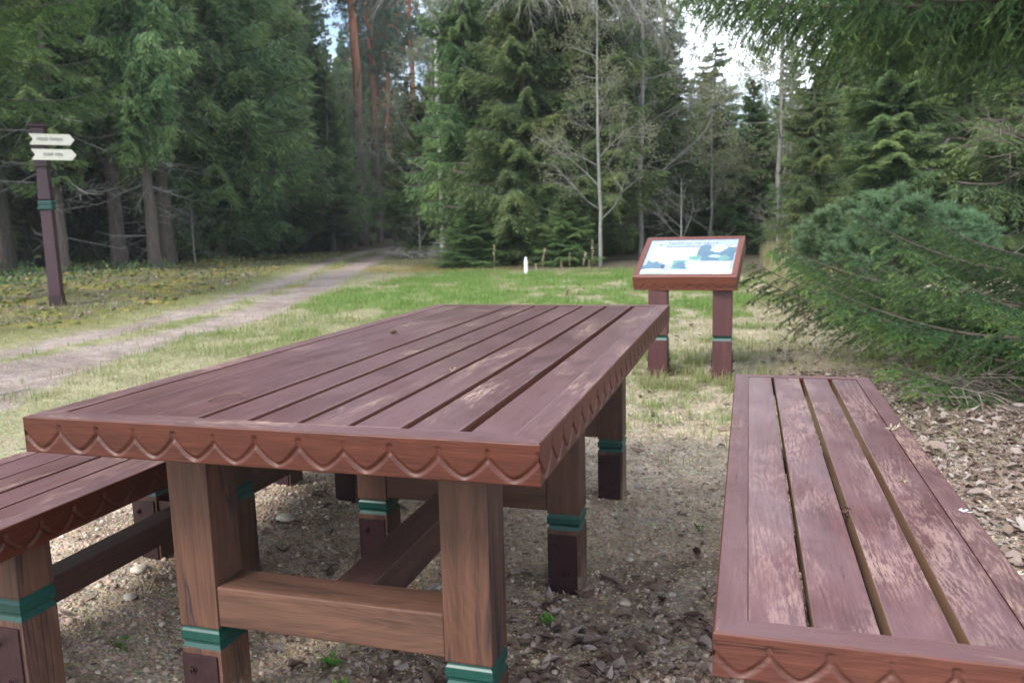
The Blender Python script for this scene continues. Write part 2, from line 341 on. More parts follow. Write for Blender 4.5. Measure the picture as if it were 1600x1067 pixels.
def masks(x, y):
    n1 = fbm(x, y, .9, 4); n2 = fbm(x + 40, y - 9, 2.6, 4); n3 = fbm(x - 11, y + 30, .35, 3); n4 = fbm(x + 7, y + 3, 7.0, 3)
    dl = polydist(x, y, RUT_L); dr = polydist(x, y, RUT_R)
    wob = (n2 - .5) * .30 + (n4 - .5) * .12
    rut = np.maximum(1 - sm(.13, .25, dl + wob * .8), 1 - sm(.20, .36, dr + wob * .8 - .30 * (1 - sm(2.5, 5.0, y))))
    left = polydist(x, y, RUT_L); side = np.where(x < np.interp(y, [p[1] for p in RUT_L], [p[0] for p in RUT_L]), left, -left)
    forest = sm(.28, .85, side + (n1 - .5) * .7)                     # beyond the track on the left
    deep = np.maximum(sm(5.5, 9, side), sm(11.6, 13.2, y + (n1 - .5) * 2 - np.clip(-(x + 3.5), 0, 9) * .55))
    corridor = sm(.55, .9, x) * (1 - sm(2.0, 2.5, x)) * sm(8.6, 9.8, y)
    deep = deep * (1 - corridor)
    yard = (1 - sm(2.2, 3.2, y + (n1 - .5) * 1.6)) * sm(-2.6, -1.7, x + (n2 - .5) * .8)
    right = sm(.25, .75, x + (n1 - .5) * .9)
    litter = np.clip(np.maximum(right * (1 - sm(4.8, 7, y)), .85 * (1 - sm(.5, 1.4, y)) * sm(-1.2, -.3, x)) + .10 * yard * sm(.5, .6, n2), 0, 1)
    meadow = (1 - forest) * (1 - yard) * (1 - rut)
    green = meadow * sm(.455, .60, n1 * .45 + n2 * .55 + .05 * sm(5, 7, y) * (1 - sm(.2, .8, x)) - .06 * right)
    bright = sm(6.0, 8.0, y) * (1 - sm(11.2, 12.6, y)) * sm(-5.3, -4.3, x) * (1 - sm(.2, .9, x))
    green = np.clip(green * (.55 + .45 * bright) + meadow * bright * sm(.43, .56, n2) * .85, 0, 1)
    omoss = sm(.42, .56, n1 * .5 + n2 * .5) * (1 - sm(1.2, 2.1, np.hypot((x + 5.6) * .8, (y - 13.6))))
    omoss = np.maximum(omoss, (1 - sm(.2, .45, np.abs(dl - .62))) * (1 - sm(.5, .7, dr)) * sm(.5, .6, n2) * sm(7, 9, y))
    median = (1 - sm(.30, .55, np.maximum(dl, dr) - .35)) * (1 - rut) * sm(.36, .5, n2)
    return dict(median=median, n1=n1, n2=n2, n3=n3, n4=n4, rut=rut, forest=forest, deep=deep, yard=yard, right=right, litter=litter, green=green * (1 - forest), bright=bright, omoss=omoss, corridor=corridor, side=side)
def height(x, y):
    x = np.asarray(x, float); y = np.asarray(y, float)
    z = hbase(x, y)
    side = polydist(x, y, RUT_L); side = np.where(x < np.interp(y, [p[1] for p in RUT_L], [p[0] for p in RUT_L]), side, 0)
    f = sm(1.0, 2.6, side)
    z = z + f * (.05 + .30 * (fbm(x, y, .8, 4) - .5) + .13 * (fbm(x + 3, y, 3.2, 3) - .5))
    z = z - .035 * (1 - sm(.15, .42, polydist(x, y, RUT_L))) - .03 * (1 - sm(.2, .5, polydist(x, y, RUT_R)))
    z = z + .05 * (fbm(x + 9, y + 2, .7, 3) - .5) * sm(1.8, 4, np.hypot(x, y - 1))
    z = z + .028 * (fbm(x, y, 3.0, 3) - .5) + .012 * (fbm(x, y, 14, 3) - .5)
    return z
def grid_axis(lo, fine0, fine1, hi, step, grow):
    a = list(np.arange(fine0, fine1, step)); s = step; v = fine1
    while v < hi: a.append(v); s *= grow; v += s
    a.append(hi); s = step; v = fine0 - step; b = []
    while v > lo: b.append(v); s *= grow; v -= s
    b.append(lo); return np.array(b[::-1] + a)
gx = grid_axis(-120, -2.6, 1.7, 120, .017, 1.035); gy = grid_axis(-30, -.1, 4.4, 140, .017, 1.030)
X, Y = np.meshgrid(gx, gy, indexing='ij'); mk = masks(X, Y); Z = height(X, Y)
def lerp3(a, b, t): return a * (1 - t[..., None]) + np.array(b) * t[..., None]
ncol = np.zeros(X.shape + (3,)) + np.array([.47, .375, .27])                    # sandy gravel soil
nn = fbm(X, Y, 9, 4)
ncol = lerp3(ncol, (.19, .135, .09), sm(.42, .68, fbm(X + 5, Y + 5, 3.5, 5)) * .65)
ncol = lerp3(ncol, (.48, .415, .34), sm(.5, .7, nn) * .5)
mead = (1 - mk['yard']) * (1 - mk['forest'])
ncol = lerp3(ncol, (.36, .325, .235), mead * .6)
ncol = lerp3(ncol, (.24, .24, .115), mead * sm(2.0, 3.6, -X) * .55)
ncol = lerp3(ncol, (.21, .155, .125), mk['litter'] * .6)
ncol = lerp3(ncol, (.19, .20, .085), mk['green'] * .7)
ncol = lerp3(ncol, (.15, .24, .06), mk['green'] * mk['bright'] * .6)
ncol = lerp3(ncol, (.17, .19, .07), mk['median'] * .95)
verge = sm(.12, .40, mk['side']) * (1 - mk['rut'])
ncol = lerp3(ncol, (.17, .175, .060), verge * .75)
ncol = lerp3(ncol, (.33, .26, .17), mk['corridor'] * .85)
ncol = lerp3(ncol, (.085, .088, .030), mk['forest'] * .85)
ncol = lerp3(ncol, (.20, .17, .028), mk['forest'] * sm(.50, .62, mk['n2']) * .8)
ncol = lerp3(ncol, (.16, .13, .10), mk['forest'] * sm(.52, .6, mk['n4']) * .6)
ncol = lerp3(ncol, (.32, .20, .045), np.clip(mk['omoss'], 0, 1) * .8)
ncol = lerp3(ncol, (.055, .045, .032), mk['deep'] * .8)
ncol = lerp3(ncol, (.33, .27, .245), mk['rut'] * .95)
ncol = lerp3(ncol, (.19, .145, .125), mk['rut'] * sm(.45, .65, mk['n2']) * .6)
M_GROUND, _nt, _b, _ = mat('forest_ground')
_at = N(_nt, 'ShaderNodeAttribute', attribute_name='gcol'); _tc = N(_nt, 'ShaderNodeTexCoord')
_g = N(_nt, 'ShaderNodeTexNoise', Scale=55, Detail=8, Roughness=.75); _nt.links.new(_tc.outputs['Object'], _g.inputs['Vector'])
_v = N(_nt, 'ShaderNodeTexVoronoi', Scale=85); _nt.links.new(_tc.outputs['Object'], _v.inputs['Vector'])
_g2 = N(_nt, 'ShaderNodeTexNoise', Scale=7, Detail=8, Roughness=.7); _nt.links.new(_tc.outputs['Object'], _g2.inputs['Vector'])
_c = mixc(_nt, 1.0, _at.outputs['Color'], ramp(_nt, _g.outputs['Fac'], [(.30, (.38, .36, .34)), (.5, (.95, .95, .95)), (.72, (1.65, 1.6, 1.55))]), 'MULTIPLY')
_c = mixc(_nt, .7, _c, ramp(_nt, _g2.outputs['Fac'], [(.3, (.6, .6, .6)), (.7, (1.35, 1.35, 1.35))]), 'MULTIPLY')
_c = mixc(_nt, .45, _c, mixc(_nt, 1.0, _c, mixc(_nt, .6, (1.2, 1.2, 1.2), _v.outputs['Color']), 'MULTIPLY'))
_nt.links.new(_c, _b.inputs['Base Color']); _b.inputs['Roughness'].default_value = .95; _b.inputs['Specular IOR Level'].default_value = .2
_bp = N(_nt, 'ShaderNodeBump', Strength=.8, Distance=.012); _nt.links.new(math_(_nt, 'ADD', _g.outputs['Fac'], math_(_nt, 'MULTIPLY', _v.outputs['Distance'], -.8)), _bp.inputs['Height']); _nt.links.new(_bp.outputs[0], _b.inputs['Normal'])
nx, ny = X.shape
idx = np.arange(nx * ny).reshape(nx, ny)
Q = np.stack([idx[:-1, :-1], idx[1:, :-1], idx[1:, 1:], idx[:-1, 1:]], -1).reshape(-1, 4)
rq = (mk['rut'][:-1, :-1] > .5).ravel()
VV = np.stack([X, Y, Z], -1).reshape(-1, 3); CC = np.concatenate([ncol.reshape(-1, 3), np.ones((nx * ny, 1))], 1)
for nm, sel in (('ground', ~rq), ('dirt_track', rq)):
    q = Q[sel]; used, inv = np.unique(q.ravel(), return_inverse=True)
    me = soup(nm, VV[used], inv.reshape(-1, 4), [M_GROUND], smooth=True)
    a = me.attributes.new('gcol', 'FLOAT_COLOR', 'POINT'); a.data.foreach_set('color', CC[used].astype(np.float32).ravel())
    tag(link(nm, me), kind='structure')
del X, Y, Z, ncol, VV, CC, Q
def gz(x, y): return float(height(np.array([x]), np.array([y]))[0])

# ------------------------------------------------------------------ joinery
_gk = [0]
def gco(me, axis=0, sc=1.0):
    """grain coordinates: x runs along the board"""
    n = len(me.vertices); co = np.empty(n * 3, np.float32); me.vertices.foreach_get('co', co); co = co.reshape(-1, 3).copy()
    if axis == 1: co = co[:, [1, 0, 2]]
    elif axis == 2: co = co[:, [2, 0, 1]]
    _gk[0] += 1; off = np.random.default_rng(100 + _gk[0]).uniform(-20, 20, 3)
    a = me.attributes.new('gco', 'FLOAT_VECTOR', 'POINT'); a.data.foreach_set('vector', (co * sc + off).astype(np.float32).ravel())
    return me
def bm_mesh(name, bm, m, axis=0, bevel=0.0, seg=2, smooth=False):
    if bevel:
        bmesh.ops.bevel(bm, geom=[e for e in bm.edges if len(e.link_faces) == 2 and e.calc_face_angle(0) > .5], offset=bevel, segments=seg, profile=.6, affect='EDGES')
    me = bpy.data.meshes.new(name); bm.to_mesh(me); bm.free(); me.materials.append(m)
    for p in me.polygons: p.use_smooth = smooth
    return gco(me, axis)
def box(name, parent, lo, hi, m, axis=0, bevel=.003, wob=0.0):
    """box whose mesh sits in the thing's own coordinates"""
    lo = Vector(lo); hi = Vector(hi); c = (lo + hi) / 2; d = hi - lo
    bm = bmesh.new(); bmesh.ops.create_cube(bm, size=1)
    bmesh.ops.scale(bm, vec=d, verts=bm.verts)
    if wob:
        for v in bm.verts: v.co += Vector([random.uniform(-wob, wob) for _ in range(3)])
    return link(name, bm_mesh(name, bm, m, axis, bevel), parent, c)
def apron(name, parent, p0, p1, T, Wd, m, step=.0024, carve=True, mitre=True, period=.0865, zr=(.88, .40, .24), gw=.0043):
    """frame board on edge: outer top edge runs p0->p1, outward normal is to its right; scallops carved in the outer face"""
    p0 = Vector(p0); p1 = Vector(p1); L = (p1 - p0).length; ex = (p1 - p0).normalized(); nrm = ex.cross(Vector((0, 0, 1)))
    k = max(1, round(L / period)); per = L / k
    ns = int(L / step) if carve else 24; nz = int(T / .0021) if carve else 10
    s = np.linspace(0, L, ns + 1); z = np.linspace(0, -T, nz + 1)
    # pull rows to round the top and bottom arris
    z = np.unique(np.concatenate([[0, -.001, -.0025, -.004, -T + .003, -T + .001, -T], z]))[::-1]
    S, Zz = np.meshgrid(s, z, indexing='ij')
    d = np.zeros_like(S); dg = d
    if carve:
        a = np.linspace(-1, 1, 61); cz = -(zr[0] * T - (zr[0] - zr[1]) * T * np.abs(a) ** 1.55); cs = a * per / 2
        sp = np.linspace(-zr[1] * T, -zr[2] * T, 8)
        px = np.concatenate([cs, np.full(8, per / 2), np.full(8, -per / 2)]); pz = np.concatenate([cz, sp, sp])
        u = (S % per) - per / 2 + .0022 * np.sin(np.floor(S / per) * 2.4 + L)
        dist = np.full(S.shape, 9.)
        for qx, qz in zip(px, pz): dist = np.minimum(dist, np.hypot(u - qx, Zz - qz))
        w = gw + .0006 * np.sin(S * 53) ; d = .0040 * np.clip(1 - (dist / (w * 1.12)) ** 2, 0, 1)
        d = d * (1 + .18 * np.sin(S * 31 + L * 9)) * (1 + .12 * np.sin(S * 151)); d = np.where((S < .001) | (S > L - .001), 0, d); dg = np.clip(d / .0035, 0, 1)
    rr = .0028
    top = np.clip(Zz + rr, 0, rr); bot = np.clip(-T + rr - Zz, 0, rr)
    d = d + rr - np.sqrt(np.maximum(rr ** 2 - top ** 2, 0)) + rr - np.sqrt(np.maximum(rr ** 2 - bot ** 2, 0))
    Sm = np.clip(S, d, L - d) if mitre else S
    nsz = S.shape
    P = np.array(p0)[None, None] + np.array(ex) * Sm[..., None] + np.array([0, 0, 1.]) * Zz[..., None] - np.array(nrm) * d[..., None]
    A = Acc(); ii = np.arange(nsz[0] * nsz[1]).reshape(nsz)
    A.add(P.reshape(-1, 3), np.stack([ii[:-1, :-1], ii[:-1, 1:], ii[1:, 1:], ii[1:, :-1]], -1).reshape(-1, 4))
    def at(ss, zz, dd): return p0 + ex * ss + Vector((0, 0, zz)) - nrm * dd
    mi = Wd if mitre else 0
    o = at(rr, 0, rr), at(L - rr, 0, rr), at(L - mi, 0, Wd), at(mi, 0, Wd)
    lo = at(rr, -T, rr), at(L - rr, -T, rr), at(L - mi, -T, Wd), at(mi, -T, Wd)
    e0t, e0b, e1t, e1b = at(0, -rr, 0), at(0, -T + rr, 0), at(L, -rr, 0), at(L, -T + rr, 0)
    vs = [*o, *lo, e0t, e0b, e1t, e1b]
    A.add(np.array([tuple(v) for v in vs]), np.array([[0, 1, 2, 3], [7, 6, 5, 4], [3, 2, 6, 7], [8, 0, 3, 3][:3] + [3]]) if False else np.array([[0, 1, 2, 3], [7, 6, 5, 4], [3, 2, 6, 7]]))
    A.add(np.array([tuple(v) for v in (o[0], o[3], lo[3], lo[0], e0b, e0t)]), np.array([[0, 1, 2, 3], [0, 3, 4, 5]]))
    A.add(np.array([tuple(v) for v in (o[1], o[2], lo[2], lo[1], e1b, e1t)]), np.array([[3, 2, 1, 0], [5, 4, 3, 0]]))
    V, F, Mi, T_ = A.arrays()
    me = soup(name, V, F, [m], Mi)
    for p in me.polygons: p.use_smooth = False
    sm_ = np.zeros(len(me.polygons), bool); sm_[:(nsz[0] - 1) * (nsz[1] - 1)] = True; me.polygons.foreach_set('use_smooth', sm_)
    # grain coords in board frame
    E = np.array(ex); Nn = np.array(nrm); W = V - np.array(p0)
    _gk[0] += 1; off = np.random.default_rng(300 + _gk[0]).uniform(-20, 20, 3)
    a = me.attributes.new('gco', 'FLOAT_VECTOR', 'POINT'); a.data.foreach_set('vector', (np.stack([W @ E, W @ Nn, W[:, 2]], 1) + off).astype(np.float32).ravel())
    cv = np.zeros(len(V), np.float32); cv[:dg.size] = dg.ravel(); a = me.attributes.new('carve', 'FLOAT', 'POINT'); a.data.foreach_set('value', cv)
    return link(name, me, parent)
def leg(parent, x0, x1, y0, y1, ztop, zb, zbase, m, plates=True, bare=False):
    """square leg with a carved green band, a steel foot plate and bolts"""
    cx, cy, h = (x0 + x1) / 2, (y0 + y1) / 2, (x1 - x0) / 2
    o = box('leg', parent, (x0, y0, zb), (x1, y1, ztop), m, 2, .004)
    org = o.location.copy()
    def prism(name, prof, mt, par):
        bm = bmesh.new(); rings = []
        for (z, a) in prof: rings.append([bm.verts.new((sx * h * a, sy * h * a, z - org.z)) for sx, sy in ((-1, -1), (1, -1), (1, 1), (-1, 1))])
        for r0, r1 in zip(rings[:-1], rings[1:]):
            for i in range(4): bm.faces.new((r0[i], r1[i], r1[(i + 1) % 4], r0[(i + 1) % 4]))
        bm.faces.new(rings[0]); bm.faces.new(rings[-1][::-1]); bmesh.ops.recalc_face_normals(bm, faces=bm.faces)
        return link(name, bm_mesh(name, bm, mt, 2, .0008, 1), par)
    k = h / .05
    prism('green_band', [(zb, .90), (zb - .006, .92), (zb - .011, 1.0), (zb - .030, 1.0), (zb - .0345, .91), (zb - .040, .91), (zb - .050, 1.0)], M_GREEN, o)
    prism('lower_leg', [(zb - .0502, .985), (zb - .052, .995), (zbase, .995)], m, o)
    if plates:
        for sy in (-1, 1):
            yf = cy + sy * (h + .0045)
            pl = box('foot_plate', o, (-.084 * h / .05 + .037 * 0, 0, 0), (1, 1, 1), M_STEEL)
            bpy.data.objects.remove(pl)
            bm = bmesh.new(); bmesh.ops.create_cube(bm, size=1); bmesh.ops.scale(bm, vec=(h * 1.78, .005, zb - .064 - zbase + .01), verts=bm.verts)
            pm = bm_mesh('foot_plate', bm, M_STEEL, 2, .001)
            link('foot_plate', pm, o, (-h * .08, sy * (h + .002), (zb - .064 + zbase - .01) / 2 - org.z))
            for bx, bz in ((-h * .45, zb - .098), (h * .12, zb - .098 - .088)):
                bm = bmesh.new()
                bmesh.ops.create_cone(bm, cap_ends=True, segments=16, radius1=.011, radius2=.010, depth=.003, matrix=Matrix.Rotation(R(90), 4, 'X'))
                bmesh.ops.create_cone(bm, cap_ends=True, segments=6, radius1=.0078, radius2=.0078, depth=.007, matrix=Matrix.Translation((0, sy * .004, 0)) @ Matrix.Rotation(R(90), 4, 'X'))
                bmesh.ops.create_cone(bm, cap_ends=True, segments=10, radius1=.0042, radius2=.0042, depth=.006, matrix=Matrix.Translation((0, sy * .009, 0)) @ Matrix.Rotation(R(90), 4, 'X'))
                link('bolt', bm_mesh('bolt', bm, M_STEEL, 2), o, (bx, sy * (h + .0055), bz - org.z))
    return o

# ---- picnic table
H = .76; W = 1.0416; L = 2.178; T = .0715
tb = tag(empty('picnic_table', (-W / 2, L / 2, 0)), 'long slatted picnic table of stained brown wood with scallop carved edge', 'table')
ox, oy = -W / 2, L / 2
def tloc(x, y, z): return (x - ox, y - oy, z)
FW = .053
c = [tloc(-W, 0, H), tloc(0, 0, H), tloc(0, L, H), tloc(-W, L, H)]
for i, per in ((0, .0862), (1, .0822), (2, .0862), (3, .0822)):
    apron('frame_board', tb, c[i], c[(i + 1) % 4], T, FW, M_APR, period=per, step=.0024 if i < 2 else .005)
cuts = [-W + FW, -.901, -.784, -.6785, -.572, -.4685, -.362, -.257, -.1465, -FW]
gaps = [.0018, .004, .008, .012, .015, .014, .017, .017, .018, .002]
for i in range(9):
    a, b = cuts[i] + gaps[i] / 2, cuts[i + 1] - gaps[i + 1] / 2
    dz = random.uniform(-.0018, .0008)
    box('slat', tb, tloc(a, FW + .001, H - .058 + dz), tloc(b, L - FW - .001, H + dz - .0005), M_TOP, 1, .0022, wob=.0004)
LX = ((-.8854, -.7846), (-.2571, -.1564)); LY = ((.1942, .2948), (1.038, 1.1386), (1.8842, 1.9848)); ZB = .2462
for y0, y1 in LY:
    for x0, x1 in LX:
        leg(tb, *[v - ox for v in (x0, x1)], *[v - oy for v in (y0, y1)], H - T + .001, ZB, -.06, M_LEG)
    box('crossbar', tb, tloc(LX[0][1] + .0005, y0 + .003, .2535), tloc(LX[1][0] - .0005, y1 - .004, .345), M_RAIL, 0, .004)
    box('top_rail', tb, tloc(LX[0][0] - .03, y0 + .015, H - .1), tloc(LX[1][1] + .03, y1 - .015, H - .0445), M_RAIL, 0, .003)
for a, b in ((0, 1), (1, 2)):
    box('stretcher', tb, tloc(-.556, LY[a][1] - .003, .246), tloc(-.466, LY[b][0] + .002, .336), M_DARKRAIL, 1, .004)
for xx in (-.98, -.06):
    pass

# ---- benches
def bench(x0, x1, y0, y1, z, label, slat_x, legs_x, legs_y, hi_m):
    ox, oy = (x0 + x1) / 2, (y0 + y1) / 2
    b = tag(empty('bench', (ox, oy, 0)), label, 'bench', 'slatted benches beside the picnic table')
    t = lambda x, y, zz: (x - ox, y - oy, zz)
    T = .066; FW = .046
    c = [t(x0, y0, z), t(x1, y0, z), t(x1, y1, z), t(x0, y1, z)]
    for i in range(4): apron('frame_board', b, c[i], c[(i + 1) % 4], T, FW, M_APR, period=(.0765, .083)[i % 2], step=(.0024, .0035, .006, .004)[i])
    for a, bb in slat_x:
        dz = random.uniform(-.0015, .0008)
        box('slat', b, t(a, y0 + FW + .001, z - .042 + dz), t(bb, y1 - FW - .001, z + dz - .0005), hi_m, 1, .0022, wob=.0004)
    for ya, yb in legs_y:
        for xa, xb in legs_x: leg(b, xa - ox, xb - ox, ya - oy, yb - oy, z - .0435, .364, gz((xa + xb) / 2, ya) - .05, M_LEG)
        box('crossbar', b, t(legs_x[0][1] + .0005, ya + .006, .235), t(legs_x[1][0] - .0005, yb - .006, .30), M_DARKRAIL, 0, .003)
    for (a0, a1), (b0, b1) in zip(legs_y[:-1], legs_y[1:]):
        box('stretcher', b, t(ox - .036, a1 - .005, .233), t(ox + .036, b0 + .005, .298), M_DARKRAIL, 1, .003)
    return b
BZ = .5412
bench(.2718, .7264, -.1185, 1.8178, BZ, 'nearer worn bench with bare scraped slats, right of the table', [(.3185, .3975), (.4062, .4915), (.5055, .5855), (.6005, .6800)],
      ((.315, .405), (.595, .685)), ((.0, .09), (.80, .89), (1.60, 1.69)), M_BTOP)
bench(-1.5366, -1.082, -.12, 1.8178, BZ, 'dark red bench on the left, half hidden behind the table', [(-1.4895, -1.388), (-1.3805, -1.2975), (-1.288, -1.2030), (-1.1935, -1.1285)],
      ((-1.50, -1.41), (-1.213, -1.123)), ((.012, .102), (.742, .832), (1.47, 1.56)), M_TOP)

# ---- information board
yaw = -.096; ib = tag(empty('information_board', (-.07, 4.55, 0), 0), 'tilted information board with landscape print on two wooden posts', 'sign')
def boxmesh(name, parent, mtx, lo, hi, m, axis=0, bevel=.003):
    lo = Vector(lo); hi = Vector(hi); bm = bmesh.new(); bmesh.ops.create_cube(bm, size=1); bmesh.ops.scale(bm, vec=hi - lo, verts=bm.verts)
    o = link(name, bm_mesh(name, bm, m, axis, bevel), parent); o.matrix_parent_inverse = Matrix(); 
    pw = Matrix.Translation(parent.location) if parent.parent is None else None
    o.matrix_local = mtx @ Matrix.Translation((lo + hi) / 2)
    return o
ex = Vector((math.cos(yaw), math.sin(yaw), 0)); n0 = Vector((-math.sin(yaw), math.cos(yaw), 0)); tt = .468
up = n0 * math.cos(tt) + Vector((0, 0, math.sin(tt))); nn_ = ex.cross(up)
o0 = Vector((-.116, 4.42, .727)) - ib.location
PM = Matrix(((ex.x, up.x, nn_.x, o0.x), (ex.y, up.y, nn_.y, o0.y), (ex.z, up.z, nn_.z, o0.z), (0, 0, 0, 1)))
pan = empty('sign_panel'); pan.parent = ib; pan.matrix_local = PM
bw, bh, bt, bf = .718, .586, .112, .040
pc = [(-bw / 2, 0, 0), (bw / 2, 0, 0), (bw / 2, bh, 0), (-bw / 2, bh, 0)]
# rectangles of the frame are joined at the mitres; scallops run on the outer faces
for i in range(4):
    apron('frame_board', pan, pc[i], pc[(i + 1) % 4], bt, bf, M_BOARD, period=.080, step=.003, zr=(.86, .58, .52), gw=.0036)
box('back_panel', pan, (-bw / 2 + bf, bf, -bt + .01), (bw / 2 - bf, bh - bf, -bt + .03), M_BOARD, 0, .001)
# print: real flat print with its pictures as thin layers
def poly_layer(acc, pts, z, mi):
    pts = np.array([(x, y, z) for x, y in pts]); n = len(pts); c = pts.mean(0)
    acc.add(np.vstack([pts, c]), np.array([[i, (i + 1) % n, n] for i in range(n)]), mi)
pcol = [(.26, .32, .41), (.42, .45, .50), (.075, .14, .20), (.11, .24, .22), (.30, .45, .42), (.28, .30, .42), (.72, .74, .58), (.10, .12, .18), (.42, .55, .62)]
PMats = [flatmat('print_%s' % n, c_, .18, noise=.12, scale=25, spec=.6) for n, c_ in zip(('pale_sky', 'white', 'dark_wood_photo', 'green_photo', 'light_green_photo', 'violet_photo', 'cream', 'ink', 'blue_band'), pcol)]
A = Acc(); iw, ih = bw - 2 * bf, bh - 2 * bf
def pt(u, v): return ((u - .5) * iw, bf + v * ih)
def pq(u0, v0, u1, v1, z, m): poly_layer(A, [pt(u0, v0), pt(u1, v0), pt(u1, v1), pt(u0, v1)], z, m)
z0 = -.006
pq(0, 0, 1, 1, z0, 0); pq(.06, .10, .62, .78, z0 + .0006, 1); pq(0, 0, 1, .14, z0 + .0007, 8); pq(0, .0, .35, .10, z0 + .0012, 4); pq(.80, .02, .95, .11, z0 + .0014, 6)
rs = np.random.default_rng(5)
def blob(cu, cv, ru, rv, z, m, n=26, j=.28, flatb=False):
    a = np.linspace(0, 2 * np.pi, n, endpoint=False); r = 1 + rs.uniform(-j, j, n)
    p = [pt(cu + ru * r[i] * np.cos(a[i]), cv + rv * (max(np.sin(a[i]), -.35 if flatb else -9)) * r[i]) for i in range(n)]; poly_layer(A, p, z, m)
blob(.13, .22, .11, .17, z0 + .0012, 2, flatb=True); blob(.30, .20, .10, .10, z0 + .0012, 5); pq(.335, .14, .545, .40, z0 + .0013, 3); blob(.44, .25, .09, .10, z0 + .0016, 2)
blob(.56, .33, .075, .17, z0 + .002, 4); blob(.57, .46, .07, .07, z0 + .0023, 3); blob(.54, .22, .05, .06, z0 + .0024, 1)
pq(.575, .38, .985, .70, z0 + .0013, 2); blob(.67, .70, .09, .14, z0 + .0017, 2); blob(.93, .66, .07, .16, z0 + .0017, 2); blob(.80, .72, .085, .10, z0 + .0019, 1); blob(.78, .50, .07, .04, z0 + .0021, 4); blob(.88, .45, .06, .08, z0 + .002, 3); blob(.95, .78, .05, .03, z0 + .0024, 1)
pq(.59, .14, .965, .345, z0 + .0024, 1)
uu = .22
for wl in (8, 2, 5):                                    # headline: small letter-like marks, unreadable in the photo
    for k in range(wl):
        h_ = .045; a_ = uu; pq(a_, .865, a_ + .006, .865 + h_, z0 + .0026, 7)
        if rs.random() < .7: pq(a_ + .0062, .865 + rs.choice([0, .018, .036]), a_ + .017, .874 + rs.choice([0, .018, .036]), z0 + .0027, 7)
        if rs.random() < .5: pq(a_ + .0172, .865, a_ + .022, .865 + h_, z0 + .0026, 7)
        uu += .034
    uu += .03
for row in range(2):
    u = .2
    while u < .62: l_ = rs.uniform(.012, .035); pq(u, .80 - row * .03, u + l_, .812 - row * .03, z0 + .0026, 7); u += l_ + .012
blob(.12, .86, .035, .045, z0 + .0022, 1); blob(.112, .86, .014, .022, z0 + .0026, 7); blob(.132, .862, .012, .02, z0 + .0027, 2)
blob(.09, .05, .03, .02, z0 + .0026, 5); blob(.21, .05, .03, .02, z0 + .0026, 5)
for row in range(5):
    u = .61
    while u < .93: l_ = rs.uniform(.01, .03); pq(u, .30 - row * .034, u + l_, .306 - row * .034, z0 + .003, 8); u += l_ + .006
V_, F_, M_, T__ = A.arrays(); me = soup('print', V_, F_, PMats, M_); link('printed_panel', me, pan)
# backing plate just below the print
box('print_backing', pan, (-iw / 2 + .0005, bf + .0005, -.016), (iw / 2 - .0005, bh - bf - .0005, -.0065), M_WHITE, 0, .0005)
for xa in (-.365, .080):
    o = box('post', ib, (xa + .07, -.055, .305), (xa + .07 + .134, .079, .680), M_MAROON, 2, .004)
    bm = bmesh.new(); hz = .067; rings = []
    for z_, a_ in ((.3055, 1), (.292, .88), (.286, .88), (.272, 1)): rings.append([bm.verts.new((sx * hz * a_, sy * hz * a_, z_ - o.location.z)) for sx, sy in ((-1, -1), (1, -1), (1, 1), (-1, 1))])
    for r0, r1 in zip(rings[:-1], rings[1:]):
        for i in range(4): bm.faces.new((r0[i], r1[i], r1[(i + 1) % 4], r0[(i + 1) % 4]))
    bmesh.ops.recalc_face_normals(bm, faces=bm.faces)
    link('green_band', bm_mesh('green_band', bm, M_GREEN, 2), o)
    bm = bmesh.new(); bmesh.ops.create_cube(bm, size=1); bmesh.ops.scale(bm, vec=(.134, .134, .372), verts=bm.verts)
    link('lower_post', bm_mesh('lower_post', bm, M_MAROON, 2, .004), o, (0, 0, .272 - .186 - o.location.z))
    for sx in (-1, 1):
        bm = bmesh.new(); bmesh.ops.create_cube(bm, size=1); bmesh.ops.scale(bm, vec=(.006, .11, .30), verts=bm.verts)
        link('side_plate', bm_mesh('side_plate', bm, M_STEEL, 2, .001), o, (sx * .0701, 0, .03 - o.location.z))
        for zz in (.12, .05):
            bm = bmesh.new(); bmesh.ops.create_cone(bm, cap_ends=True, segments=6, radius1=.010, radius2=.009, depth=.014, matrix=Matrix.Rotation(R(90), 4, 'Y'))
            link('bolt', bm_mesh('bolt', bm, M_STEEL, 2), o, (sx * .079, 0, zz - o.location.z))

# ---- signpost by the wood
sx_, sy_ = -8.0, 6.72; sb = gz(sx_, sy_)
sp = tag(empty('signpost', (sx_, sy_, 0), R(28)), 'tall plum painted signpost with two cream arrow boards by the wood', 'signpost')
def prof(name, par, pr, m, loc=(0, 0, 0)):
    bm = bmesh.new(); rings = []
    for z_, a_ in pr: rings.append([bm.verts.new((sx * a_, sy * a_, z_)) for sx, sy in ((-1, -1), (1, -1), (1, 1), (-1, 1))])
    for r0, r1 in zip(rings[:-1], rings[1:]):
        for i in range(4): bm.faces.new((r0[i], r1[i], r1[(i + 1) % 4], r0[(i + 1) % 4]))
    bm.faces.new(rings[0]); bm.faces.new(rings[-1]); bmesh.ops.recalc_face_normals(bm, faces=bm.faces)
    return link(name, bm_mesh(name, bm, m, 2, .003, 1), par, loc)
prof('lower_shaft', sp, [(sb - .1, .070), (1.062, .064), (1.068, .061), (1.074, .064), (1.45, .062), (1.455, .056)], M_SIGNP)
prof('green_band', sp, [(1.455, .070), (1.465, .077), (1.505, .077), (1.512, .070), (1.519, .077), (1.56, .077), (1.57, .070)], M_GREEN)
prof('upper_shaft', sp, [(1.57, .058), (1.585, .072), (1.95, .056), (1.955, .050), (1.975, .050), (1.98, .072), (2.44, .072)], M_SIGNP)
